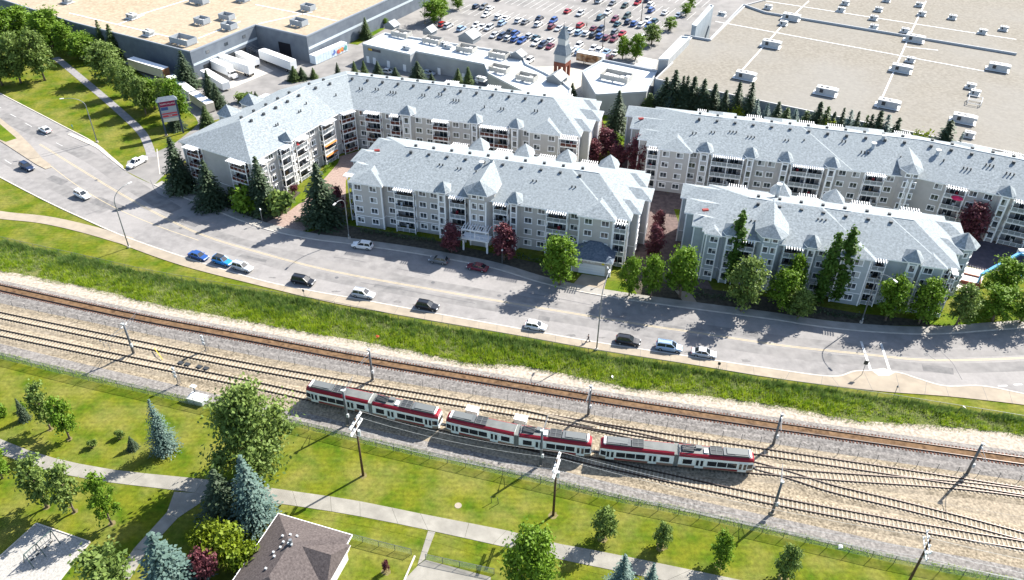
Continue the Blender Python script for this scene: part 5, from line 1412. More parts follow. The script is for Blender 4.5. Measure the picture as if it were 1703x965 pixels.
# ------------------------------------------------------------------ light rail train
lr_white = mat('train_white', (.72, .76, .74), .4, spec=.4)
lr_red = mat('train_red', (.22, .008, .02), .4, spec=.3)
lr_skirt = mat('train_skirt', (.26, .20, .15), .7)
lr_roof = mat('train_roof_grey', (.105, .113, .11), .6, (.15, .157, .15), .6, 6)
lr_unit = mat('train_unit_grey', (.125, .135, .135), .5)
lr_dark = mat('train_grid_dark', (.035, .04, .045), .6)
lr_win = mat('train_window', (.018, .02, .024), .08, spec=.6)
lr_trim = mat('train_pale_trim', (.62, .67, .65), .4)
RT = .45
def half_car(root, yawl, sgn, panto, mark):
    """one half of an articulated car; x grows from the joint to the cab"""
    Lh = 12.1
    Rm = Matrix.Rotation(yawl+(0 if sgn > 0 else math.pi), 4, 'Z')
    def put(o): o.matrix_local = Rm @ o.matrix_local; return o
    prof = [(1.18, .28, 0), (1.32, .62, 0), (1.32, 1.0, 1), (1.32, 2.35, 1), (1.29, 2.75, 2), (1.12, 3.1, 2), (.86, 3.28, 3)]
    stn = [(.35, 1, 0), (9.9, 1, 0), (11.1, .95, .02), (11.7, .84, .1), (11.95, .76, .3)]
    mb = MB(); k = len(prof)
    for x, w, dz in stn:
        for y, z, _ in prof: mb.v.append((x, -y*w, RT+z-(dz if z > 2 else 0)))
        for y, z, _ in reversed(prof): mb.v.append((x, y*w, RT+z-(dz if z > 2 else 0)))
    n2 = 2*k
    for i in range(len(stn)-1):
        for j in range(n2-1):
            a = i*n2+j; mi = prof[min(j, k-1)][2] if j < k-1 else (3 if j == k-1 else prof[n2-1-j-1][2])
            if i >= 1 and mi == 3: mi = 2
            mb.f.append((a, a+n2, a+n2+1, a+1)); mb.m.append(mi)
    mb.f.append(tuple(range(n2))); mb.m.append(1)
    e = (len(stn)-1)*n2; mb.f.append(tuple(e+j for j in reversed(range(n2)))); mb.m.append(1)
    put(mb.build('body_shell', [lr_skirt, lr_white, lr_red, lr_roof], root))
    # lower red sweep that thickens towards the cab
    for s in (-1, 1):
        mb = MB(); X = [.4+i*.9 for i in range(12)]
        for a, b in zip(X, X[1:]):
            ha, hb = .05+.32*(a/11)**2, .05+.32*(b/11)**2
            q = [(a, s*1.335, RT+.63), (b, s*1.335, RT+.63), (b, s*1.335, RT+.63+hb), (a, s*1.335, RT+.63+ha)]
            if s > 0: q.reverse()
            mb.face(q)
        put(mb.build('red_stripe', lr_red, root))
        for x in (1.75, 5.55, 7.1, 8.65):
            put(MB().box((x, s*1.335, RT+1.78), (1.42, .05, 1.0)).build('window', lr_win, root))
        put(MB().box((11.4, s*1.2, RT+1.75), (.8, .08, .9), rz=-s*.14).build('cab_window', lr_win, root))
        for x in (3.65, 10.3):
            d = put(MB().box((x, s*1.34, RT+1.55), (1.35, .05, 1.95)).build('door', lr_trim, root))
            for dx in (-.34, .34): MB().box((x+dx, s*1.372, RT+1.72), (.4, .03, 1.2)).build('door_pane', lr_win, d)
        if mark and s < 0:
            m = MB()
            for q in range(16): m.box((5.0+q*.27, -1.352-.001*q, RT+.98+random.uniform(-.08, .14)), (random.uniform(.12, .3), .02, random.uniform(.12, .36)))
            put(m.build('side_lettering', mark, root))
    put(MB().box((11.93, 0, RT+1.85), (.12, 1.75, .95), M=Matrix.Rotation(R(-10), 3, 'Y')).build('windscreen', lr_win, root))
    for s in (-.6, .6): put(MB().box((11.98, s, RT+.85), (.08, .3, .18)).build('headlight', lamp_m, root))
    put(MB().box((12.3, 0, RT+.45), (.7, .3, .25)).build('coupler', dark_metal, root))
    for x in (2.2, 9.4):
        for xx in (x-.9, x+.9):
            for s in (-.75, .75):
                put(MB().tube([(xx, s-.06, RT+.32), (xx, s+.06, RT+.32)], .33, 12).build('wheel', rail_m, root))
        put(MB().box((x, 0, RT+.35), (2.4, 1.9, .28)).build('bogie', dark_metal, root))
    z = RT+3.28
    u = put(MB().prism([(8.9, -.8), (11.0, -.8), (11.0, .8), (8.9, .8)], z, z+.3).build('roof_unit', lr_unit, root))
    put(MB().box((9.3, 0, z+.33), (3.2, 1.2, .1)).build('air_duct', lr_unit, root))
    for y in (-.3, .3): MB().cyl((8.2 if y < 0 else 7.75, .25, z+.02), .2, .12, 10).build('fan', lr_dark, u)
    put(MB().prism([(7.2, -.82), (8.85, -.82), (8.85, .82), (7.2, .82)], z, z+.26).build('roof_unit', mat('train_unit_mid', (.10, .11, .115), .5) if 'train_unit_mid' not in MATS else MATS['train_unit_mid'], root))
    put(MB().box((11.25, 0, z+.15), (.3, 1.55, .34), M=Matrix.Rotation(R(25), 3, 'Y')).build('wind_deflector', trim_w, root))
    g = put(MB().prism([(5.2, -.85), (7.0, -.85), (7.0, .85), (5.2, .85)], z, z+.2).build('resistor_grid', lr_dark, root))
    for x in (5.2, 6.1, 7.0): MB().box((x, 0, z+.22), (.07, 1.7, .06)).build('grid_bar', lr_unit, g)
    for y in (-.85, 0, .85): MB().box((6.1, y, z+.23), (1.8, .07, .06)).build('grid_bar', lr_unit, g)
    if panto:
        t = put(MB().box((1.7, 0, z+.12), (1.9, 1.3, .12)).build('pantograph_base', dark_metal, root))
        mb = MB()
        for s in (-.5, .5):
            mb.beam((.8, s, z+.2), (2.9, s*.7, z+.5), .07); mb.beam((2.9, s*.7, z+.5), (1.0, s*.9, z+.75), .06)
        mb.beam((1.0, -.85, z+.75), (1.0, .85, z+.75), .08); mb.beam((1.25, -.85, z+.75), (1.25, .85, z+.75), .08); mb.beam((2.9, -.35, z+.5), (2.9, .35, z+.5), .07)
        put(mb.build('pantograph', dark_metal, root))
        put(MB().box((3.4, .35, z+.2), (.9, .7, .35)).build('roof_box', lr_unit, root))
        put(MB().box((4.5, -.2, z+.12), (.6, .9, .2)).build('roof_box', trim_w, root))
def train_car(P, s0, label, mark):
    """s0: distance along the track polyline of the car middle"""
    R_ = resample(P, .25); i = int(s0/.25)
    c = R_[i]; f = R_[min(i+44, len(R_)-1)]; b = R_[max(i-44, 0)]
    ya = math.atan2(*(f-c).yx); yb = math.atan2(*(c-b).yx)
    t = thing('light_rail_car', label, 'train car', (c.x, c.y, 0), ya, 'coupled light rail train')
    half_car(t, 0, 1, True, mark[1]); half_car(t, yb-ya, -1, False, mark[0])
    for k in range(5):
        MB().box((-.32+k*.16, 0, RT+1.75), (.1, 2.5-.1*(k % 2), 2.6)).build('bellows', mat('bellows_grey', (.22, .23, .22), .8) if 'bellows_grey' not in MATS else MATS['bellows_grey'], t)
    MB().cyl((0, 0, RT+.02), .6, .35, 12).build('joint_bogie', dark_metal, t)
    return t
TP = []
iu = min(range(len(T3)), key=lambda i: (T3[i]-X1[0]).length)
TP = resample([p.copy() for p in T3[:iu]]+[p.copy() for p in X1[1:]], 1.0)
TP = [sum(TP[max(0, k-3):k+4], Vector((0, 0, 0)))/len(TP[max(0, k-3):k+4]) for k in range(len(TP))]
def s_at(px):
    acc = 0
    for a, b in zip(TP, TP[1:]):
        if pix(b)[0] > px: return acc
        acc += (b-a).length
    return acc
white_mark = mat('white_marks', (.75, .75, .75), .5); lilac = mat('lilac_marks', (.35, .36, .62), .5)
sm_ = s_at(872)
train_car(TP, sm_-25.3, 'red and white train car on the left, behind the double armed wooden pole', (white_mark, None))
train_car(TP, sm_-.1, 'red and white train car in the middle of the coupled three', (None, None))
train_car(TP, sm_+25.1, 'red and white train car on the right with graffiti on its side', (lilac, None))
for px, py, lab in ((786, 690, 'white roof hatch cover beside the middle train car'), (866, 705, 'white equipment cabinet beside the joint of the middle train car')):
    p = at(px, py)
    t = thing('track_cabinet', lab, 'cabinet', p, R(-16))
    MB().box((0, 0, .75), (2.0, 1.1, 1.3)).build('cabinet_body', hvac_w, t); MB().box((0, 0, 1.45), (2.2, 1.3, .1)).build('cabinet_lid', trim_w, t); MB().box((0, 0, .08), (2.3, 1.4, .2)).build('plinth', concrete, t)
# ------------------------------------------------------------------ overhead line poles
def cat_pole(px, py, ty, lab, arms):
    p = at(px, py); h = min(hgt(px, py, ty), 8.2)
    t = thing('overhead_line_pole', lab, 'pole', p, R(-16), 'steel overhead line poles')
    MB().tube([(0, 0, .3), (0, 0, h)], [.24, .17], 10).build('mast', grey_post, t, True)
    MB().cyl((0, 0, -.1), .45, .45, 10).build('footing', concrete, t)
    for s in arms:
        a = MB(); a.tube([(0, 0, h-.7), (0, s*3.6, h-.35)], .05, 6); a.tube([(0, 0, h-1.9), (0, s*3.2, h-.75)], .045, 6)
        a.build('bracket_arm', grey_post, t)
        MB().tube([(0, s*.35, h-.68), (0, s*.75, h-.62)], .1, 8).build('insulator', trim_w, t)
    MB().box((0, -.25, h-.1), (.5, .35, .25)).build('pole_cap_box', hvac, t)
    MB().box((.25, -.1, 2.4), (.4, .3, .7)).build('switch_box', hvac, t)
    return p, h
cps = []
for i, (px, py, ty, arms, lab) in enumerate([(223, 590, 537, (1, -1), 'grey steel pole between the two light rail tracks at far left'), (620, 634, 580, (-1,), 'grey steel pole above the left train car'), (978, 692, 640, (-1,), 'grey steel pole above the gap of middle and right train cars'),
                              (1285, 742, 687, (-1,), 'grey steel pole above the right end of the train'), (1607, 790, 736, (-1,), 'grey steel pole farthest right, beside the rusty track'), (579, 707, 646, (1,), 'grey steel pole in front of the left train car'),
                              (899, 774, 714, (1,), 'grey steel pole in front of the middle train car'), (1284, 854, 799, (1,), 'grey steel pole with round footing by the park fence, right')]):
    cps.append(cat_pole(px, py, ty, lab, arms))
def wire(a, b, sag, lab, r=.025, m=None, grp='overhead wires'):
    a, b = Vector(a), Vector(b)
    pts = []
    for k in range(13):
        t = k/12; p = a.lerp(b, t); p.z -= sag*4*t*(1-t); pts.append(p-a)
    o = MB().tube(pts, r, 4).build('wire', m or dark_metal, None, loc=a)
    return tag(o, lab, 'wire', grp)
wire_pale = mat('pale_wire', (.35, .36, .36), .5)
tr2 = resample(T2, 1.0)
def overtrack(P, px, z): 
    q = min(P, key=lambda p: abs(pix(p)[0]-px)); return q+Vector((0, 0, z))
for P, nm in ((T2, 'middle'), (T3, 'lower')):
    for i, (a, b) in enumerate(((-20, 400), (400, 800), (800, 1280), (1280, 1735))):
        wire(overtrack(P, a, 6.2), overtrack(P, b, 6.2), .1, 'thin contact wire over the %s light rail track, %s stretch from the left' % (nm, ordw(i)), .012)
# wooden utility poles with cross arms
def wood_pole(px, py, h, lab, double):
    p = at(px, py)
    t = thing('utility_pole', lab, 'utility pole', p, R(-16), 'wooden utility poles')
    MB().tube([(0, 0, -.3), (0, 0, h)], [.21, .13], 9).build('mast', pole_wood, t, True)
    MB().box((0, .19, 1.6), (.07, .1, 3.2)).build('guard_strip', mat('yellow_guard', (.62, .50, .04), .6) if 'yellow_guard' not in MATS else MATS['yellow_guard'], t)
    for i, z in enumerate((h-.5, h-1.9)):
        arm = MB().beam((-.12, -1.9, z), (-.12, 1.9, z), .12, .16)
        if double: arm.beam((.14, -1.9, z), (.14, 1.9, z), .12, .16)
        a = arm.build('cross_arm', mat('bleached_arm', (.66, .66, .64), .7) if 'bleached_arm' not in MATS else MATS['bleached_arm'], t)
        for y in (-1.7, -.7, .7, 1.7):
            MB().tube([(0, y, z+.08), (0, y, z+.42)], [.1, .06], 8).build('insulator', trim_w, a)
    MB().tube([(.28, .1, h-3.6), (.28, .1, h-2.5)], .26, 10).build('transformer', hvac, t)
    return p, t
wp = []
for px, py, h, lab, db in [(604, 791, 12.6, 'wooden pole with double white cross arms in front of the left train car', True), (920, 857, 12.2, 'wooden pole with cross arms in front of the middle train car', True), (1497, 996, 13.0, 'dark wooden pole rising from the lower right edge of the picture', False), (1960, 1085, 13.0, 'wooden pole beyond the lower right corner', False)]:
    wp.append((wood_pole(px, py, h, lab, db)[0], h))
for i, (A, B) in enumerate(zip(wp, wp[1:])):
    for j, (y, z) in enumerate(((1.7, -.1), (-1.7, -.1), (1.7, -1.5), (-1.7, -1.5))):
        off_ = Matrix.Rotation(R(-16), 3, 'Z') @ Vector((0, y, 0))
        wire(A[0]+off_+Vector((0, 0, A[1]+z)), B[0]+off_+Vector((0, 0, B[1]+z)), 1.1, 'pale cable, %s of four in the %s span of wooden poles' % (ordw(j), ['left', 'middle', 'right'][i]), .018, wire_pale)
# signals and lineside items
for px, py, ty, lab in ((343, 584, 556, 'small signal mast beside the middle track, above the black plates'), (297, 640, 609, 'small signal mast beside the lower track, left of the pale cabinet')):
    h = hgt(px, py, ty); t = thing('rail_signal', lab, 'signal', at(px, py), R(-16))
    MB().cyl((0, 0, 0), .08, h*.95, 8).build('mast', grey_post, t); MB().cyl((0, 0, -.05), .3, .35, 8).build('footing', concrete, t)
    for z in (h*.9, h*.7, h*.5): MB().box((0, -.18, z), (.42, .3, .5)).build('signal_head', hvac, t)
    lad = MB()
    for x in (.2, .5): lad.beam((x, .15, .2), (x, .15, h*.85), .04)
    for k in range(int(h*2.4)): lad.beam((.2, .15, .4+k*.35), (.5, .15, .4+k*.35), .03)
    lad.build('ladder', grey_post, t)
for i, (px, py) in enumerate(((301, 606), (312, 608.5), (332, 612.5), (343, 615))):
    t = thing('track_plate', 'black ground box, %s of the four between the tracks' % ['leftmost', 'second', 'third', 'rightmost'][i], 'ground box', at(px, py)+Vector((0, 0, .05)), R(-18), 'black ground boxes')
    MB().box((0, 0, .2), (1.0, .8, .35)).build('box', lr_dark, t); MB().box((0, 0, .4), (.9, .7, .06)).build('lid', dark_metal, t)
t = thing('relay_cabinet', 'pale relay cabinet with small roofed post beside the park fence', 'cabinet', at(330, 667), R(-18))
MB().box((0, 0, .45), (3.0, 1.7, .9)).build('cabinet_body', hvac, t); MB().box((0, 0, .95), (3.2, 1.9, .12)).build('cabinet_lid', hvac_w, t); MB().box((-1.1, .9, 1.1), (.2, .2, 2.2)).build('post', grey_post, t); MB().box((-1.1, .9, 2.3), (1.0, .7, .2)).build('hood', hvac_w, t)
t = thing('barrier_bar', 'thin yellow bar between the two left light rail tracks', 'bar', at(265, 593))
b = at(272, 602)-at(259, 585); MB().beam(-b/2+Vector((0, 0, .8)), b/2+Vector((0, 0, .5)), .1).build('bar', MATS['yellow_guard'], t); MB().beam(b*.4, b*.4+Vector((0, 0, .6)), .1).build('foot', dark_metal, t)
for i, (px, py) in enumerate(((175, 580), (184, 583))):
    t = thing('marker_post', 'thin marker hoop on the gravel, %s one of a pair' % ['left', 'right'][i], 'post', at(px, py), 0, 'track marker hoops')
    MB().tube([(0, 0, 0), (0, 0, 1.4), (-.2, 0, 1.8), (-.6, 0, 1.9)], .06, 6).build('hoop', steel, t); MB().cyl((0, 0, -.02), .25, .15, 8).build('base', dark_metal, t)

# ------------------------------------------------------------------ street lamps and signs
def lamp(px, py, h, reach, az, lab):
    t = thing('street_lamp', lab, 'street lamp', at(px, py), az, 'curved arm street lamps')
    pts = [(0, 0, .25), (0, 0, h*.45), (0, 0, h*.8)]
    for k in range(1, 8):
        a = k/7*R(78); pts.append((reach*(1-math.cos(a))*.9, 0, h*.8+h*.2*math.sin(a)))
    pts.append((reach*1.02, 0, h*1.005))
    MB().tube(pts, [.13, .12, .10]+[.085-.004*k for k in range(7)]+[.05], 8).build('mast', steel, t, True)
    MB().box((reach*1.02+.35, 0, h*1.005), (.95, .32, .16)).build('lamp_head', hvac_w, t)
    MB().cyl((0, 0, -.1), .32, .5, 10).build('footing', concrete_white, t)
    MB().box((.12, 0, 1.0), (.14, .2, .5)).build('hand_hole_cover', hvac, t)
lamp(162, 237, 13.0, 4.5, R(200), 'curved street lamp on the lawn beside the far carriageway')
lamp(214.5, 412, 14.0, 4.0, R(55), 'curved street lamp between the path and road near the left parked cars')
lamp(992, 582, 15.0, 4.0, R(70), 'tall street lamp rising from the south pavement near the walking person')
lamp(581, 397, 11.0, 3.5, R(-110), 'street lamp in shade before the left corner of the middle block')
lamp(1432, 537, 13.0, 3.8, R(-70), 'street lamp before the right block, beside the crosswalk')
for px, py, h, lab in ((389, 330+22, 3.5, 'small path lamp below the left spruces'), (437, 371, 3.5, 'small path lamp at the corner of the brick driveway'), (1008, 470, 3.6, 'small path lamp beside the garage driveway'), (835, 440, 3.6, 'small path lamp under the right plum tree before the entrance')):
    t = thing('path_lamp', lab, 'lamp', at(px, py), 0, 'small path lamps')
    MB().cyl((0, 0, 0), .06, h, 6).build('post', steel, t); MB().tube([(0, 0, h), (0, 0, h+.35)], [.22, .12], 8).build('lamp_head', trim_w, t)
def sign(px, py, h, lab, size, m):
    t = thing('street_sign', lab, 'sign', at(px, py), R(-15))
    MB().cyl((0, 0, 0), .05, h, 6).build('post', grey_post, t); MB().box((0, -.06, h-.35), size).build('sign_plate', m, t)
sign(1433, 624, 3.4, 'crosswalk sign on a post at the white kerb ramp', (.75, .05, .9), dark_metal)
sign(1193, 620, 2.6, 'small roadside sign behind the silver sedan', (.5, .05, .6), dark_metal)
sign(507, 498, 2.6, 'small roadside sign below the black minivan', (.45, .05, .55), grey_post)
sign(1486, 660, 2.8, 'thin leaning signpost right of the crosswalk', (.3, .05, .3), grey_post)
sign(122, 216, 1.6, 'tiny green marker sign on the left lawn', (.4, .05, .5), MATS['graffiti_2'])
for i, (px, py, h) in enumerate(((707, 40, 10), (1002, 80, 11), (1066, 36, 11))):
    t = thing('car_park_lamp', 'tall car park light pole, %s' % ['near the red car and two trees', 'in front of the spire tower rows', 'farthest right among the rows'][i], 'lamp', at(px, py), MY, 'car park light poles')
    MB().tube([(0, 0, 0), (0, 0, h)], [.14, .09], 7).build('mast', dark_metal, t); MB().cyl((0, 0, 0), .35, .8, 8).build('footing', concrete, t)
    for s in (-1, 1): MB().box((s*.6, 0, h), (1.0, .35, .16)).build('lamp_head', dark_metal, t)

# ------------------------------------------------------------------ person
skin_m = mat('skin', (.42, .27, .2), .6)
def person(p, yaw, lab, top_c, leg_c, hair_c, stride=.28):
    t = thing('person', lab, 'person', p, yaw)
    def skinned(name, vs, es, rad, m):
        me = bpy.data.meshes.new(name); me.from_pydata(vs, es, []); me.materials.append(m)
        o = link(name, me, t)
        md = o.modifiers.new('skin', 'SKIN'); md.use_smooth_shade = True
        sv = me.skin_vertices[0].data
        for i, r in enumerate(rad): sv[i].radius = (r, r)
        sv[0].use_root = True
        s2 = o.modifiers.new('sub', 'SUBSURF'); s2.levels = 1; s2.render_levels = 1
        return o
    s = stride
    V = [(0, 0, .95), (0, 0, 1.15), (0, 0, 1.38), (.01, 0, 1.5), (.03, 0, 1.62), (.03, 0, 1.74),
         (0, .19, 1.38), (-s*.5, .24, 1.12), (-s*.3, .24, .88), (-s*.2, .24, .78), (0, -.19, 1.38), (s*.5, -.24, 1.12), (s*1.1, -.22, .92), (s*1.3, -.22, .83),
         (0, .1, .9), (s*.7, .1, .5), (s, .1, .08), (s+.16, .1, .03), (0, -.1, .9), (-s*.2, -.1, .5), (-s*1.2, -.1, .14), (-s*1.1, -.1, .03)]
    Ed = [(0, 1), (1, 2), (2, 3), (3, 4), (4, 5), (2, 6), (6, 7), (7, 8), (8, 9), (2, 10), (10, 11), (11, 12), (12, 13), (0, 14), (14, 15), (15, 16), (16, 17), (0, 18), (18, 19), (19, 20), (20, 21)]
    Rr = [.13, .12, .14, .055, .095, .08, .06, .045, .035, .04, .06, .045, .035, .04, .085, .06, .04, .035, .085, .06, .04, .035]
    skinned('body', V, Ed, Rr, skin_m)
    iv = [0, 1, 2, 6, 7, 10, 11]; ie = [(0, 1), (1, 2), (2, 3), (3, 4), (2, 5), (5, 6)]
    skinned('shirt', [V[i] for i in iv], ie, [.155, .15, .165, .08, .065, .08, .065], mat('shirt_'+lab[:9], top_c, .9))
    iv = [0, 14, 15, 16, 18, 19, 20]; ie = [(0, 1), (1, 2), (2, 3), (0, 4), (4, 5), (5, 6)]
    skinned('trousers', [V[i] for i in iv], ie, [.15, .105, .085, .065, .105, .085, .065], mat('trousers_'+lab[:9], leg_c, .9))
    MB().tube([(.01, 0, 1.66), (.01, 0, 1.76), (.01, 0, 1.82)], [.11, .105, .05], 10).build('hair', mat('hair_'+lab[:9], hair_c, .8), t, True)
    for x, y in ((s+.07, .1), (-s*1.08, -.1)): MB().box((x, y, .045), (.27, .1, .09)).build('shoe', lr_dark, t)
person(at(978, 569)+Vector((0, 0, .11)), R(165), 'dark clothed person walking on the south pavement beside the tall lamp', (.03, .03, .04), (.05, .05, .07), (.03, .02, .015))
person(at(975.5, 46), R(120), 'pedestrian in dark top beside the red car in car park', (.04, .03, .03), (.25, .2, .16), (.03, .02, .015))
person(at(988.5, 6), R(70), 'pedestrian at the top edge of the car park', (.12, .1, .1), (.05, .05, .06), (.03, .02, .015))

# ------------------------------------------------------------------ house at the bottom
hz = 3.0
k0 = at(463, 854, hz)
hy = math.atan2(*(at(579, 888, hz)-k0).yx)
t = thing('house', 'brown roofed house with white gutters at the bottom edge', 'house', (k0.x, k0.y, 0), hy)
hm = mat('pale_house_wall', (.58, .56, .52), .8)
Lh, Wh = 11.8, 15.0
MB().prism([(.5, -Wh), (Lh-.5, -Wh), (Lh-.5, -.5), (.5, -.5)], -.2, hz, cap=False).build('wall', hm, t)
zr_ = hz+2.7
E = [Vector((0, 0, hz)), Vector((Lh, 0, hz)), Vector((Lh, -Wh, hz)), Vector((0, -Wh, hz))]
r1, r2 = Vector((5.6, -5.6, zr_)), Vector((5.6, -Wh+4, zr_))
mb = MB()
mb.face([E[1], E[0], r1]); mb.face([E[0], E[3], r2, r1]); mb.face([E[2], E[1], r1, r2]); mb.face([E[3], E[2], r2])
for i in range(4):
    j = (i+1) % 4; dn = Vector((0, 0, -.22)); mb.face([E[j]+dn, E[i]+dn, E[i], E[j]], 1)
mb.face([e+Vector((0, 0, -.22)) for e in E], 1)
mb.build('roof', [shingle_brown, trim_w], t)
for i in range(4):
    j = (i+1) % 4; MB().beam(E[i]+Vector((0, 0, -.06)), E[j]+Vector((0, 0, -.06)), .16, .14).build('gutter', trim_w, t)
# gable wing and porch roofs on the right side
def wing(x0, x1, y0, y1, ze, h, nm):
    mb = MB(); ym = (y0+y1)/2
    A = [Vector((x0, y0, ze)), Vector((x1, y0, ze)), Vector((x1, y1, ze)), Vector((x0, y1, ze))]
    p, q = Vector((x0, ym, ze+h)), Vector((x1-.9, ym, ze+h))
    mb.face([A[1], A[0], p, q][::-1]); mb.face([A[3], A[2], q, p][::-1]); mb.face([A[2], A[1], q][::-1])
    for i, j in ((0, 1), (1, 2), (2, 3)):
        dn = Vector((0, 0, -.2)); mb.face([A[i]+dn, A[j]+dn, A[j], A[i]], 1)
    mb.face([a+Vector((0, 0, -.2)) for a in A], 1)
    mb.build(nm, [shingle_brown, trim_w], t)
    MB().prism([(x0, y0+.4), (x1-.5, y0+.4), (x1-.5, y1-.4), (x0, y1-.4)], -.2, ze-.1, cap=False).build('wing_wall', hm, t)
wing(7.0, Lh+.6, -8.6, -1.6, hz+.05, 2.0, 'wing_roof')
wing(9.0, Lh+2.4, -12.0, -8.9, hz-.3, 1.1, 'porch_roof')
for px, py in ((471, 895), (484, 894), (495, 896), (484, 908), (473, 908), (468, 917), (456, 923), (458, 932), (444, 952), (487, 916), (482, 914)):
    q = at(px, py, hz+1.4); d = Matrix.Rotation(-hy, 3, 'Z') @ (q-Vector((k0.x, k0.y, 0)))
    zz = hz+2.7*min(1, max(0, min(d.x/5.6, -d.y/5.6)))
    MB().box((d.x, d.y, zz+.12), (.28, .28, .3)).build('roof_vent', hvac, t)
MB().tube([(5.8, -5.6, zr_-.3), (5.8, -5.6, zr_+.9)], .22, 10).build('chimney_flue', steel, t)
# swing set in the sand
t = thing('swing_set', 'dark steel swing frame standing in the pale sand pit', 'swing', at(70, 930))
A, B = at(97, 896)-t.location, at(35, 953)-t.location
ax = (B-A).normalized(); nx = Vector((-ax.y, ax.x, 0)); A = A+ax*.4; B = B-ax*1.4
sw_m = mat('swing_steel', (.05, .085, .085), .5)
mb = MB().tube([A+Vector((0, 0, 2.4)), B+Vector((0, 0, 2.4))], .075, 8); mb.build('top_beam', sw_m, t)
for P_ in (A, A.lerp(B, .55), B):
    for s in (-1, 1): MB().tube([P_+Vector((0, 0, 2.45)), P_+nx*s*1.0+ax*.1], .065, 8).build('leg', sw_m, t)
for f in (.14, .36, .66, .86):
    c = A.lerp(B, f)
    for s in (-.22, .22): MB().beam(c+ax*s+Vector((0, 0, 2.4)), c+ax*s+Vector((0, 0, .5)), .03).build('chain', sw_m, t)
    MB().box(c+Vector((0, 0, .48)), (.5, .2, .06), rz=math.atan2(ax.y, ax.x)).build('seat', tyre_m, t)
# bench near the park trees, cones of path signs
for i, (px, py, lab) in enumerate(((818, 836, 'left thin stake standing in the lawn'), (829, 838, 'right thin stake standing in the lawn'))):
    t = thing('stake', lab, 'stake', at(px, py)); MB().beam((0, 0, 0), (-.15, 0, 1.3), .07).build('shaft', dark_metal, t); MB().box((-.15, 0, 1.32), (.12, .12, .08)).build('tip', dark_metal, t)
# blue boom lift at the right edge
t = thing('boom_lift', 'light blue boom arm rising over trees at the right edge', 'boom lift', at(1745, 480), 0)
bl = mat('boom_blue', (.10, .36, .62), .45)
o = t.location
for a_, za, b_, zb, nm in (((1632, 457), 2.5, (1697, 421), 5.5, 'upper_boom'), ((1684, 468), 1.5, (1745, 440), 5.0, 'lower_boom')):
    MB().beam(at(*a_, za)-o, at(*b_, zb)-o, .55).build(nm, bl, t)
MB().box((0, 0, 1.0), (4, 2.2, 1.2)).build('chassis', bl, t); wheelset(t, (-1.4, 1.4), 1.0, .5)
q = at(1700, 419, 5.5)-o; MB().box(q, (1.6, 1.0, 1.0)).build('basket', hvac_w, t)
MB().beam(at(1632, 457, 2.5)-o, at(1632, 457, 2.5)-o+Vector((0, 0, -2.5)), .3).build('support', bl, t)
MB().beam(at(1697, 421, 5.5)-o, at(1745, 440, 5.0)-o, .5).build('knuckle', bl, t)
t = thing('planter', 'square brick edged planter on the pale patio', 'planter', at(1612, 468), R(-25))
for c, d_ in (((0, -1.5), (4, .3)), ((0, 1.5), (4, .3)), ((-1.85, 0), (.3, 2.69)), ((1.85, 0), (.3, 2.69))): MB().box((*c, .4), (*d_, .8)).build('edge', brick_red, t)
MB().box((0, 0, .3), (3.4, 2.6, .5)).build('fill', hvac_w, t)
# hazard red items on roofs and umbrella
for px, py, z, lab in ((627, 251, ZE+.9, 'red tarp bundle on the left roof end of the middle block'), (1066, 198, ZE+1.3, 'red tarp bundle on the left roof end of the long block'), (1173, 350, ZE+1.9, 'red tarp bundle on the roof of the front right block')):
    p = at(px, py, z); t = thing('tarp_bundle', lab, 'tarp', p, R(10), 'red tarp bundles')
    MB().box((0, 0, .1), (1.25, .6, .4)).build('bundle', mat('red_tarp', (.38, .06, .05), .7) if 'red_tarp' not in MATS else MATS['red_tarp'], t); MB().beam((-.6, 0, .32), (.6, 0, .32), .08).build('strap', dark_metal, t)
p = at(1592, 330, 9.2); t = thing('umbrella', 'crimson umbrella on an upper balcony of the long block', 'umbrella', p)
mb = MB()
for k in range(8):
    a, b = R(45*k), R(45*k+45); mb.face([(1.3*math.cos(a), 1.3*math.sin(a), 0), (1.3*math.cos(b), 1.3*math.sin(b), 0), (0, 0, .55)]); mb.face([(1.3*math.cos(b), 1.3*math.sin(b), 0), (1.3*math.cos(a), 1.3*math.sin(a), 0), (0, 0, .5)])
mb.build('canopy', mat('crimson_cloth', (.62, .02, .09), .7), t); MB().cyl((0, 0, -1.8), .04, 2.3, 6).build('shaft', trim_w, t)
def chim(px, py, z, lab, h):
    p = at(px, py, z); t = thing('roof_chimney', lab, 'chimney', p, Y0)
    MB().tube([(0, 0, -1.5), (0, 0, h)], .42, 12).build('flue', hvac, t, True); MB().tube([(0, 0, h), (0, 0, h+.25)], .6, 12).build('cap', hvac_w, t)
chim(818, 274, ZE+3.2, 'fat white chimney on the tower roof of the middle block', 1.4); chim(801, 276, ZE+3.0, 'thin hooked chimney left on the tower roof of the middle block', .8)
chim(1294, 318, ZE+3.4, 'white chimney on the ridge of the front right block', 1.5); chim(1468, 234, ZE+3.4, 'round white chimney on the ridge of the long block', 1.2); chim(1452, 245, ZE+2.8, 'blue grey roof cowl left of the chimney on the long block', .9); chim(1559, 256, ZE+3.0, 'roof cowl right of the tower on the long block', .8)

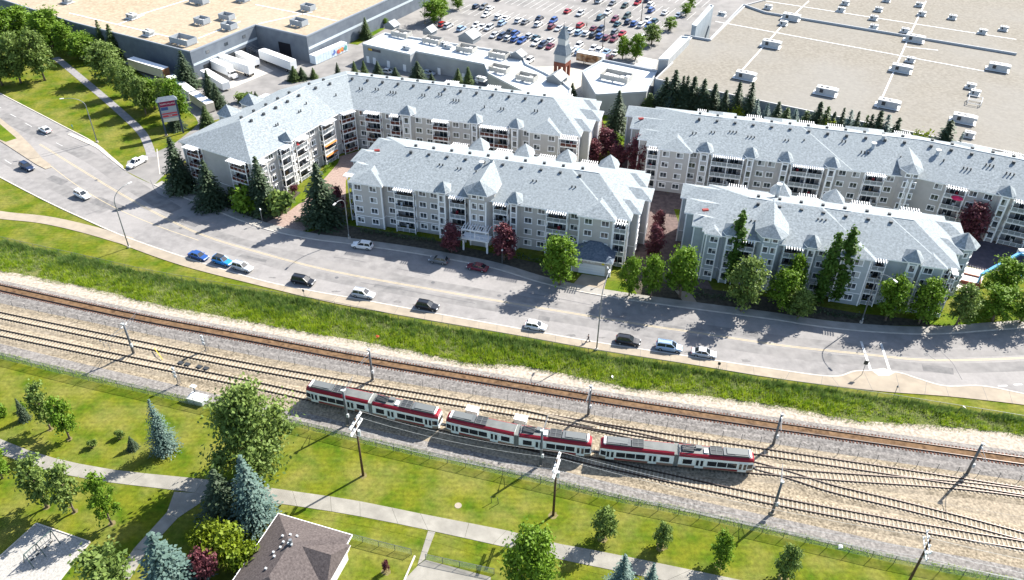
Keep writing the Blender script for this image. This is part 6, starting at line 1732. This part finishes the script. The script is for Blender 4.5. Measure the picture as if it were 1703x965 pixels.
for px, py, cc, lab in ((628, 562, (.55, .05, .03), 'scrap of red plastic caught in the tall grass'), (1019, 629, (.75, .75, .75), 'white scrap lying at the gravel edge of the bank'), (1603, 679, (.75, .72, .7), 'pale scrap in the grass at far right'), (1397, 911, (.75, .75, .75), 'white scrap on the lawn beside the park fence')):
    t = thing('litter', lab, 'litter', at(px, py), random.random()*3)
    mt = mat('litter_'+lab[:14].replace(' ', '_'), cc, .6)
    mb = MB(); mb.face([(-.35, -.2, .12), (.3, -.25, .2), (.38, .2, .35), (-.25, .25, .5)]); mb.face([(-.25, .25, .5), (.38, .2, .35), (.3, -.25, .2), (-.35, -.2, .12)]); mb.box((0, 0, .1), (.4, .3, .2)); mb.build('sheet', mt, t)
# ------------------------------------------------------------------ trees
def leaf_mesh(name, C, Rr, n, size, m, seed, up=.35):
    """leaf quads scattered through clumps C (centres) with radii Rr"""
    r = np.random.default_rng(seed)
    C = np.array(C); Rr = np.array(Rr)
    k = r.choice(len(C), n, p=Rr**2/np.sum(Rr**2))
    d = r.normal(size=(n, 3)); d /= np.linalg.norm(d, axis=1)[:, None]
    rad = Rr[k]*np.minimum(np.abs(r.normal(size=n))*.62, 1.5)
    p = C[k]+d*rad[:, None]*np.array([1, 1, .85])
    nr = d*.7+r.normal(size=(n, 3))*.6+np.array([0, 0, up]); nr /= np.linalg.norm(nr, axis=1)[:, None]
    t1 = np.cross(nr, r.normal(size=(n, 3))); t1 /= np.linalg.norm(t1, axis=1)[:, None]
    t2 = np.cross(nr, t1)
    s = size*(.6+.8*r.random(n))[:, None]
    V = np.stack([p-t1*s, p-t2*s*.6, p+t1*s, p+t2*s*.6], 1).reshape(-1, 3)
    return quads(name, V, m)
def quads(name, V, m):
    n = len(V)//4
    me = bpy.data.meshes.new(name)
    me.vertices.add(4*n); me.vertices.foreach_set('co', V.reshape(-1).astype(np.float32))
    me.loops.add(4*n); me.loops.foreach_set('vertex_index', np.arange(4*n, dtype=np.int32))
    me.polygons.add(n); me.polygons.foreach_set('loop_start', np.arange(0, 4*n, 4, dtype=np.int32))
    me.materials.append(m)
    me.update(calc_edges=True); me.validate()
    return me
def decid(seed, m, n=6500, size=.024, lobes=28, slim=1.0, low=.12, ex=.62):
    """unit tree: height 1, crown about .7 wide; clumps hang on limbs that leave the trunk"""
    r = random.Random(seed)
    C, Q, limbs = [], [], []
    for i in range(lobes):
        f = (i+r.random())/lobes
        z = low+.1+(1-low-.16)*f
        env = math.sin(math.pi*min(1, .12+.86*(z-low)/(1-low)))**ex
        a = i*2.4+r.uniform(-.5, .5); q = .27*env*slim*math.sqrt(r.uniform(.15, 1.0))
        C.append((q*math.cos(a), q*math.sin(a), z)); Q.append(r.uniform(.085, .14)*(.55+.45*slim))
        if i % 3 == 0: limbs.append((q*math.cos(a), q*math.sin(a), z))
    C += [(0, 0, .9), (0, 0, .72), (0, 0, .5), (0, 0, low+.2)]; Q += [.09*slim+.02, .15*slim, .17*slim, .14*slim]
    cr = leaf_mesh('crown', C, Q, n, size, m, seed)
    tk = MB()
    tk.tube([(0, 0, -.02), (.005, 0, low), (-.008, .008, .5), (0, 0, .78)], [.026, .019, .013, .004], 7)
    for x, y, z in limbs:
        zz = max(low*.7, z-.26)
        tk.tube([(0, 0, zz), (x*.45, y*.45, zz+(z-zz)*.45), (x, y, z)], [.010, .007, .003], 5)
    return tk.mesh('trunk', bark, True), cr
def conifer(seed, m, n_lev=26, size=.03, droop=.16, wid=.26):
    r = np.random.default_rng(seed)
    V = []
    for i in range(n_lev):
        f = i/(n_lev-1); z = .05+.93*f
        rad = wid*((1-f)**.85)*(.85+.3*r.random())+.012
        nb = max(6, int(19*(1-f)+5))
        for b in range(nb):
            a = 2*np.pi*(b+r.random()*.8)/nb; L = rad*(.72+.42*r.random())
            ns = max(2, int(L/.024))
            dv = np.array([np.cos(a), np.sin(a), 0]); sv = np.array([-np.sin(a), np.cos(a), 0])
            for s in range(ns):
                t = (s+.6)/ns
                p = dv*L*t+np.array([0, 0, z-droop*L*t*(1.4-.6*t)+r.normal()*.006])+sv*r.normal()*.012
                w = size*(.75+.5*r.random())*(1.15-.5*t)
                tilt = np.array([0, 0, r.normal()*.4])
                u = dv+tilt*.5-np.array([0, 0, .35]); u /= np.linalg.norm(u)
                v = sv+tilt; v /= np.linalg.norm(v)
                V += [p-u*w*.8, p-v*w*.75, p+u*w, p+v*w*.75]
    for k in range(30):
        z = .9+.1*r.random(); a = r.random()*6.28; w = .018
        p = np.array([0, 0, z]); u = np.array([np.cos(a)*.5, np.sin(a)*.5, .8]); v = np.array([-np.sin(a), np.cos(a), 0])
        V += [p-u*w, p-v*w*.5, p+u*w, p+v*w*.5]
    cr = quads('crown', np.array(V), m)
    tk = MB().tube([(0, 0, -.02), (0, 0, .5), (0, 0, .97)], [.022, .013, .003], 7).mesh('trunk', bark, True)
    return tk, cr
def poplar(seed, m):
    r = random.Random(seed); C, Q = [], []
    for i in range(34):
        z = .08+.9*i/33; w = .075*math.sin(math.pi*min(1, (z*.85+.12)))**.6
        a = r.random()*6.283
        C.append((w*.5*math.cos(a), w*.5*math.sin(a), z)); Q.append(w*r.uniform(.6, 1.0)+.01)
    return MB().tube([(0, 0, -.02), (0, 0, .5), (0, 0, .95)], [.02, .012, .003], 7).mesh('trunk', bark, True), leaf_mesh('crown', C, Q, 5000, .02, m, seed, .9)
def shrub(seed, m, n=1500):
    r = random.Random(seed); C, Q = [], []
    for i in range(16):
        a = r.random()*6.283; d = .36*math.sqrt(r.random()); z = r.uniform(.2, .75)*(1-.5*d)
        C.append((d*math.cos(a), d*math.sin(a), z)); Q.append(r.uniform(.15, .25))
    return MB().tube([(0, 0, -.02), (0, 0, .5)], [.03, .012], 6).mesh('trunk', bark, True), leaf_mesh('crown', C, Q, n, .075 if n < 2000 else .042, m, seed)
KIND = {
    'green': [decid(21, leaf_green), decid(22, leaf_green, lobes=32, ex=.8), decid(23, leaf_green, lobes=22), decid(24, leaf_green, lobes=26, slim=1.1, ex=.9), decid(25, leaf_dull, lobes=24)],
    'big': [decid(31, leaf_dull, 17000, .017, 48, 1.2, .06, 1.0)],
    'bright': [decid(32, leaf_green, 14000, .018, 44, 1.0, .05, .8)],
    'dull': [decid(41, leaf_dull, lobes=28), decid(42, leaf_dull, lobes=24)],
    'round': [decid(54, leaf_green, 4200, .03, 18, 1.1, .05), decid(55, leaf_dull, 4200, .03, 18, 1.05, .06)],
    'young': [decid(51, leaf_green, 3600, .026, 18, .85, .12), decid(52, leaf_dull, 3200, .027, 17, .8, .14), decid(53, leaf_green, 3400, .027, 16, .9, .15)],
    'plum': [decid(61, leaf_plum, 5200, .027, 26, 1.0, .1), decid(62, leaf_plum, 5200, .027, 28, .95, .08)],
    'poplar': [poplar(71, leaf_poplar)],
    'spruce': [conifer(81, leaf_pine, 28, .034), conifer(82, leaf_pdark, 28, .034), conifer(83, leaf_pine, 26, .034)],
    'dspruce': [conifer(84, leaf_pdark, 34, .03), conifer(85, leaf_pdark, 32, .031)],
    'blue': [conifer(91, leaf_blue, 34, .02, .1), conifer(92, leaf_blue, 30, .022, .12)],
    'shrub': [shrub(101, leaf_green), shrub(102, leaf_dull)],
    'yshrub': [shrub(103, leaf_yellow, 8500)],
    'pshrub': [shrub(104, leaf_plum, 5000)],
}
WID = dict(green=.74, big=.84, bright=.74, dull=.74, young=.6, round=.76, plum=.74, poplar=.24, spruce=.5, dspruce=.5, blue=.5, shrub=1.05, yshrub=1.05, pshrub=1.05)
CATN = dict(green='leafy_tree', big='leafy_tree', bright='leafy_tree', dull='leafy_tree', young='young_tree', round='young_tree', plum='plum_tree', poplar='poplar_tree', spruce='spruce_tree', dspruce='spruce_tree', blue='blue_spruce', shrub='shrub', yshrub='shrub', pshrub='shrub')
trng = random.Random(5)
def tree(kind, bx, by, ty, wpx, label, group=None, p=None):
    if p is None: p = at(bx, by)
    lo, hi = .3, 40
    for _ in range(30):
        m = (lo+hi)/2
        if pix((p.x, p.y, m))[1] > ty: lo = m
        else: hi = m
    h = lo
    wpx *= {'spruce': 1.3, 'dspruce': 1.1, 'young': 1.2, 'round': 1.2, 'green': 1.12, 'dull': 1.2, 'blue': 1.1}.get(kind, 1)
    w = wpx/ppm((p.x, p.y, h/2))/WID[kind]
    tk, cr = trng.choice(KIND[kind])
    cat = 'shrub' if 'shrub' in kind else 'tree'
    t = thing(CATN[kind], label, cat, (p.x, p.y, 0), trng.random()*6.28, group, (w, w*trng.uniform(.92, 1.08), h))
    link('trunk', tk, t); link('crown', cr, t)
T = [
 ('dull', 75, 134, 50, 48, 'grey green tree with visible trunk on the upper left lawn'), ('dull', 35, 138, 55, 50, 'grey green tree second from the trunked one, upper left lawn'), ('dull', 4, 142, 84, 46, 'grey green tree cut by the left edge of the picture'),
 ('green', 8, 80, 0, 50, 'leafy tree in the top left corner before the tan store'), ('green', 42, 70, 9, 56, 'bright leafy tree against the tan store, first from the corner tree'), ('green', 88, 80, 14, 60, 'large bright leafy tree before the left end of the tan roof'),
 ('green', 115, 92, 38, 40, 'leafy tree beside the slate wall, left of the path top'), ('green', 142, 100, 54, 56, 'round leafy tree at the top end of the lawn path'), ('green', 182, 134, 69, 66, 'wide leafy tree beside the cream trailer'),
 ('spruce', 176, 92, 33, 24, 'left of two spruces against the slate store wall'), ('spruce', 194, 98, 40, 30, 'right of two spruces against the slate store wall'),
 ('dull', 205, 160, 98, 34, 'thin grey green tree below the wide leafy tree'), ('dull', 226, 176, 112, 40, 'grey green tree in the dense row by the lawn path, middle'), ('green', 258, 182, 130, 48, 'leafy tree left of the pylon sign'), ('dull', 243, 190, 128, 34, 'brownish thin tree just left of the pylon sign'), ('green', 300, 205, 128, 46, 'leafy tree right of the pylon sign'), ('dull', 282, 192, 130, 32, 'thin tree behind the pylon sign'),
 ('dspruce', 313, 146, 84, 38, 'tall dark spruce beside the upper white container'), ('dspruce', 353, 170, 116, 32, 'dark spruce beside the low white trailer'), ('dspruce', 364, 178, 138, 30, 'dark spruce in front of the trailer, lower of two'), ('spruce', 345, 208, 176, 22, 'small spruce at the corner of the angled block'), ('spruce', 294, 214, 182, 24, 'small spruce at the foot of the pylon sign'),
 ('shrub', 407, 170, 148, 30, 'round green bush behind the angled block gables'), ('spruce', 427, 170, 152, 12, 'tiny spruce beside the round green bush'),
 ('spruce', 490, 134, 110, 20, 'left of two spruces at the yard edge above the angled roof'), ('spruce', 503, 132, 112, 16, 'right of two spruces at the yard edge above the angled roof'), ('spruce', 522, 130, 113, 12, 'small spruce left of the roof gable at the yard'), ('spruce', 609, 64, 29, 18, 'lone young conifer on the verge along the store wall'),
 ('plum', 984, 236, 190, 44, 'plum tree nearest the corner shop in the gap between blocks'), ('plum', 1008, 262, 214, 52, 'largest plum tree in the gap between the two rear blocks'), ('plum', 984, 272, 232, 40, 'plum tree at the right end of the angled block'), ('plum', 1026, 282, 240, 40, 'low plum tree before the gap, right of the largest'), ('plum', 1056, 296, 225, 44, 'plum tree against the left end of the long block'), ('plum', 773, 258, 203, 34, 'plum tree in the court before the angled block'),
 ('plum', 751, 420, 374, 46, 'left plum tree before the entrance canopy'), ('plum', 838, 432, 374, 54, 'right plum tree before the entrance canopy'), ('plum', 1468, 346, 306, 44, 'left plum tree before the tower of the long block'), ('plum', 1494, 342, 308, 32, 'smaller plum tree at the tower foot of the long block'), ('plum', 1607, 400, 338, 60, 'big plum tree under the crimson umbrella'), ('plum', 1086, 432, 374, 40, 'plum tree in the gap between the two front blocks'), ('plum', 1092, 398, 350, 30, 'small plum tree at the back of the front gap'),
 ('dspruce', 1024, 222, 150, 42, 'tall dark spruce beside the corner shop'), ('shrub', 1022, 236, 218, 26, 'round shrub below the tall dark spruce by the corner shop'), ('spruce', 951, 164, 138, 16, 'small spruce beside the plaza of the spire tower'),
 ('green', 930, 474, 393, 66, 'leafy street tree left of the garage'), ('green', 1046, 492, 428, 40, 'leafy street tree first right of the garage driveway'), ('green', 1082, 495, 426, 46, 'leafy street tree second right of the garage driveway'), ('green', 1130, 494, 410, 60, 'tall leafy street tree at left end of the right block'),
 ('green', 1232, 518, 428, 68, 'leafy street tree in front of the first poplar'), ('green', 1300, 514, 450, 58, 'leafy street tree in front of the right block tower'), ('green', 1313, 498, 422, 34, 'narrow leafy tree rising before the right block balconies'), ('green', 1327, 528, 484, 50, 'low leafy tree at the pavement before the right block'),
 ('poplar', 1212, 470, 350, 34, 'columnar poplar left of the right block tower'), ('poplar', 1362, 505, 386, 32, 'left one of the paired poplars'), ('poplar', 1386, 500, 378, 38, 'taller right one of the paired poplars'),
 ('green', 1472, 533, 460, 58, 'leafy street tree left of the walkway at the right block end'), ('green', 1528, 538, 464, 58, 'leafy street tree right of the walkway near the crosswalk'), ('green', 1590, 540, 474, 52, 'leafy street tree below the brick planter'), ('green', 1650, 534, 478, 66, 'leafy street tree below the boom arm'), ('green', 1658, 498, 432, 66, 'leafy tree touching the blue boom arm'), ('green', 1696, 538, 478, 52, 'leafy street tree at the right edge'),
 ('dspruce', 303, 316, 228, 52, 'large dark spruce at the left corner of the angled block'), ('dspruce', 354, 342, 266, 54, 'large dark spruce before the blank end wall of angled block'), ('spruce', 440, 350, 260, 42, 'narrow spruce between two bushes by the angled block'), ('dspruce', 538, 368, 271, 66, 'large dark spruce beside the brick driveway'),
 ('shrub', 411, 352, 303, 52, 'rounded bush left of the narrow spruce'), ('shrub', 468, 356, 302, 56, 'rounded bush right of the narrow spruce'), ('shrub', 395, 335, 305, 36, 'dark bush at the end wall of the angled block'), ('pshrub', 490, 322, 304, 16, 'small reddish shrub by the sunlit patio'), ('pshrub', 560, 352, 300, 36, 'reddish bush behind the large spruce at the driveway'),
 ('big', 430, 788, 642, 158, 'large spreading tree beside the park fence'), ('blue', 276, 750, 665, 50, 'blue spruce alone on the park lawn'), ('young', 84, 714, 640, 40, 'left of two slim trees on the park lawn'), ('young', 116, 730, 658, 38, 'right of two slim trees on the park lawn'),
 ('spruce', 42, 698, 663, 15, 'small spruce on the lawn left of the slim trees'), ('shrub', 6, 690, 670, 20, 'small shrub at the left edge of the park lawn'), ('shrub', 41, 682, 668, 11, 'tiny shrub above the small lawn spruce'), ('shrub', 201, 728, 711, 16, 'tiny shrub above the blue spruce shadow, upper one'), ('shrub', 155, 743, 727, 16, 'tiny shrub farthest left of the three near the blue spruce'), ('spruce', 222, 746, 726, 14, 'tiny conifer between the shrub and the blue spruce'),
 ('young', 78, 844, 764, 56, 'leafy young tree left of three near the sand pit'), ('young', 124, 852, 774, 48, 'leafy young tree middle of three near the sand pit'), ('young', 186, 872, 789, 42, 'leafy young tree right of three near the sand pit'), ('young', 4, 796, 744, 40, 'young tree cut by the left edge below the park path'),
 ('blue', 428, 868, 757, 80, 'big blue spruce beside the brown roof'), ('dspruce', 378, 862, 782, 72, 'dark conifer left of the big blue spruce'), ('yshrub', 400, 936, 872, 80, 'yellow green bush beside the house roof, right one'), ('yshrub', 366, 922, 868, 62, 'yellow green bush, left one of the two by the house'), ('pshrub', 348, 968, 905, 52, 'purple leaved bush below the yellow green bushes'), ('blue', 292, 992, 886, 108, 'blue green spruce at the bottom edge, left of purple bush'), ('young', 195, 1002, 920, 84, 'leafy tree at the bottom edge beside the side path'),
 ('bright', 880, 1000, 884, 112, 'bright green tree at the bottom edge below the path'), ('blue', 1030, 990, 922, 58, 'larger of two blue spruces at the bottom edge'), ('blue', 1078, 990, 937, 38, 'smaller of two blue spruces at the bottom edge'),
 ('round', 1003, 898, 846, 46, 'small park tree first from the wooden pole, right side lawn'), ('round', 1100, 911, 871, 36, 'small park tree with thin trunk, second in the row of four'), ('round', 1196, 941, 888, 42, 'small park tree, third in the row of four'), ('round', 1303, 964, 908, 44, 'small park tree, rightmost of the row of four'), ('pshrub', 643, 952, 927, 14, 'tiny purple sapling in the garden'),
 ('green', 1035, 98, 60, 26, 'car park tree left of the pair at the striped crossing'), ('green', 1057, 99, 56, 32, 'car park tree right of the pair at the striped crossing'), ('green', 1083, 74, 40, 34, 'car park tree above the crossing pair'), ('young', 1113, 50, 28, 22, 'yellowish car park sapling by the fascia'), ('young', 1140, 26, 5, 16, 'far car park sapling near the top edge, left'), ('young', 1148, 18, -4, 14, 'far car park sapling near the top edge, right'),
 ('green', 722, 38, -2, 44, 'leafy tree behind the shop row near the red car, front one'), ('green', 733, 32, -4, 34, 'leafy tree behind the shop row near the red car, rear one'), ('green', 762, 16, -14, 24, 'car park tree cut by the top edge'), ('young', 1660, 12, -10, 40, 'leafy tree behind the far store corner'), ('plum', 1697, 18, -8, 40, 'plum tree behind the far store corner'), ('young', 642, 44, 30, 9, 'tiny sapling at the corner of the shop row'),
]
for row in T: tree(*row)
for i, (x, ty, by, w) in enumerate([(562, 104, 124, 9), (590, 102, 124, 12), (606, 101, 126, 14), (629, 102, 128, 17), (658, 112, 133, 17), (695, 102, 137, 26), (718, 122, 140, 12), (762, 114, 144, 20), (779, 111, 149, 22), (846, 133, 158, 11)]):
    tree('spruce', x, by, ty, w, 'spruce, %s from the left in the row below the shop row wall' % ordw(i), 'spruces below the shop row')
# belt of conifers between the long block and the vast store
belt = [(1081, 155, 'spruce', 20), (1095, 155, 'spruce', 17), (1104, 128, 'dspruce', 26), (1113, 152, 'blue', 24), (1118, 116, 'dspruce', 30), (1131, 126, 'dspruce', 20), (1138, 126, 'dspruce', 22), (1139, 152, 'spruce', 26), (1126, 164, 'spruce', 14), (1149, 127, 'dspruce', 28), (1165, 131, 'dspruce', 26), (1170, 152, 'spruce', 24), (1183, 139, 'dspruce', 26),
        (1221, 136, 'dspruce', 24), (1241, 136, 'dspruce', 26), (1253, 164, 'blue', 16), (1270, 171, 'blue', 14), (1288, 169, 'dspruce', 18), (1316, 182, 'blue', 20), (1353, 169, 'dspruce', 22), (1365, 178, 'spruce', 16), (1390, 179, 'dspruce', 14), (1402, 183, 'blue', 20), (1414, 185, 'dspruce', 14), (1429, 192, 'spruce', 12), (1448, 184, 'dspruce', 24), (1461, 190, 'blue', 24), (1558, 200, 'dspruce', 34), (1581, 219, 'blue', 14), (1201, 150, 'spruce', 20), (1302, 180, 'spruce', 18), (1334, 184, 'spruce', 18), (1377, 186, 'dspruce', 16), (1478, 196, 'spruce', 18), (1436, 190, 'dspruce', 16)]
for i, (x, ty, kd, w) in enumerate(sorted(belt)):
    lo, hi = 60.0, 260.0      # ground point in the strip, a few metres in front of the store wall
    q = f0-e2*(4.5 if kd == 'dspruce' and ty < 175 else 6.0)
    s = s_of((q.x, q.y), (e1.x, e1.y), x, 4)
    g = q+e1*s
    tree(kd, 0, 0, ty, w*(1.7 if x < 1245 else 2.3), 'conifer, %s from the left in the belt behind the long block' % ordw(i), 'conifer belt behind the long block', p=Vector((g.x, g.y, 0)))
for i, (x, ty, w, lab) in enumerate([(1225, 174, 30, 'left round bush in the conifer belt'), (1361, 192, 32, 'middle round bush in the conifer belt'), (1512, 212, 44, 'right wide bush in the conifer belt')]):
    q = f0-e2*7.5; s = s_of((q.x, q.y), (e1.x, e1.y), x, 2); g = q+e1*s
    tree('yshrub', 0, 0, ty, w*1.2, lab+' behind the long block', None, p=Vector((g.x, g.y, 0)))
# clipped hedges
def hedge(a, b, w, h, lab, m, seed):
    A, B = at(*a), at(*b); d = B-A; L = d.length; n = int(L*1.6)
    r = random.Random(seed)
    C = [(L*(i+.5)/n, r.uniform(-.25, .25)*w, h*r.uniform(.35, .7)) for i in range(n)]
    t = thing('hedge', lab, 'hedge', A, math.atan2(d.y, d.x))
    link('foliage', leaf_mesh('foliage', C, [max(w*.5, h*.5)]*n, int(L*60), .16, m, seed), t)
    st = MB()
    for i in range(0, n, 2): st.beam((C[i][0], 0, -.05), (C[i][0], 0, h*.5), .06)
    st.build('stems', bark, t)
hedge((600, 386), (725, 404), 1.6, 1.2, 'dark hedge along the left front of the middle block', leaf_pdark, 1)
hedge((858, 428), (905, 440), 1.6, 1.2, 'dark hedge right of the entrance of the middle block', leaf_pdark, 2)
hedge((520, 312), (553, 272), 1.3, 1.0, 'clipped green hedge along the sunlit patio', leaf_green, 3)
hedge((1150, 490), (1260, 508), 1.6, 1.0, 'dark hedge below the left half of the right block', leaf_pdark, 4)
hedge((1340, 518), (1440, 532), 1.6, 1.0, 'dark hedge below the paired poplars', leaf_pdark, 5)
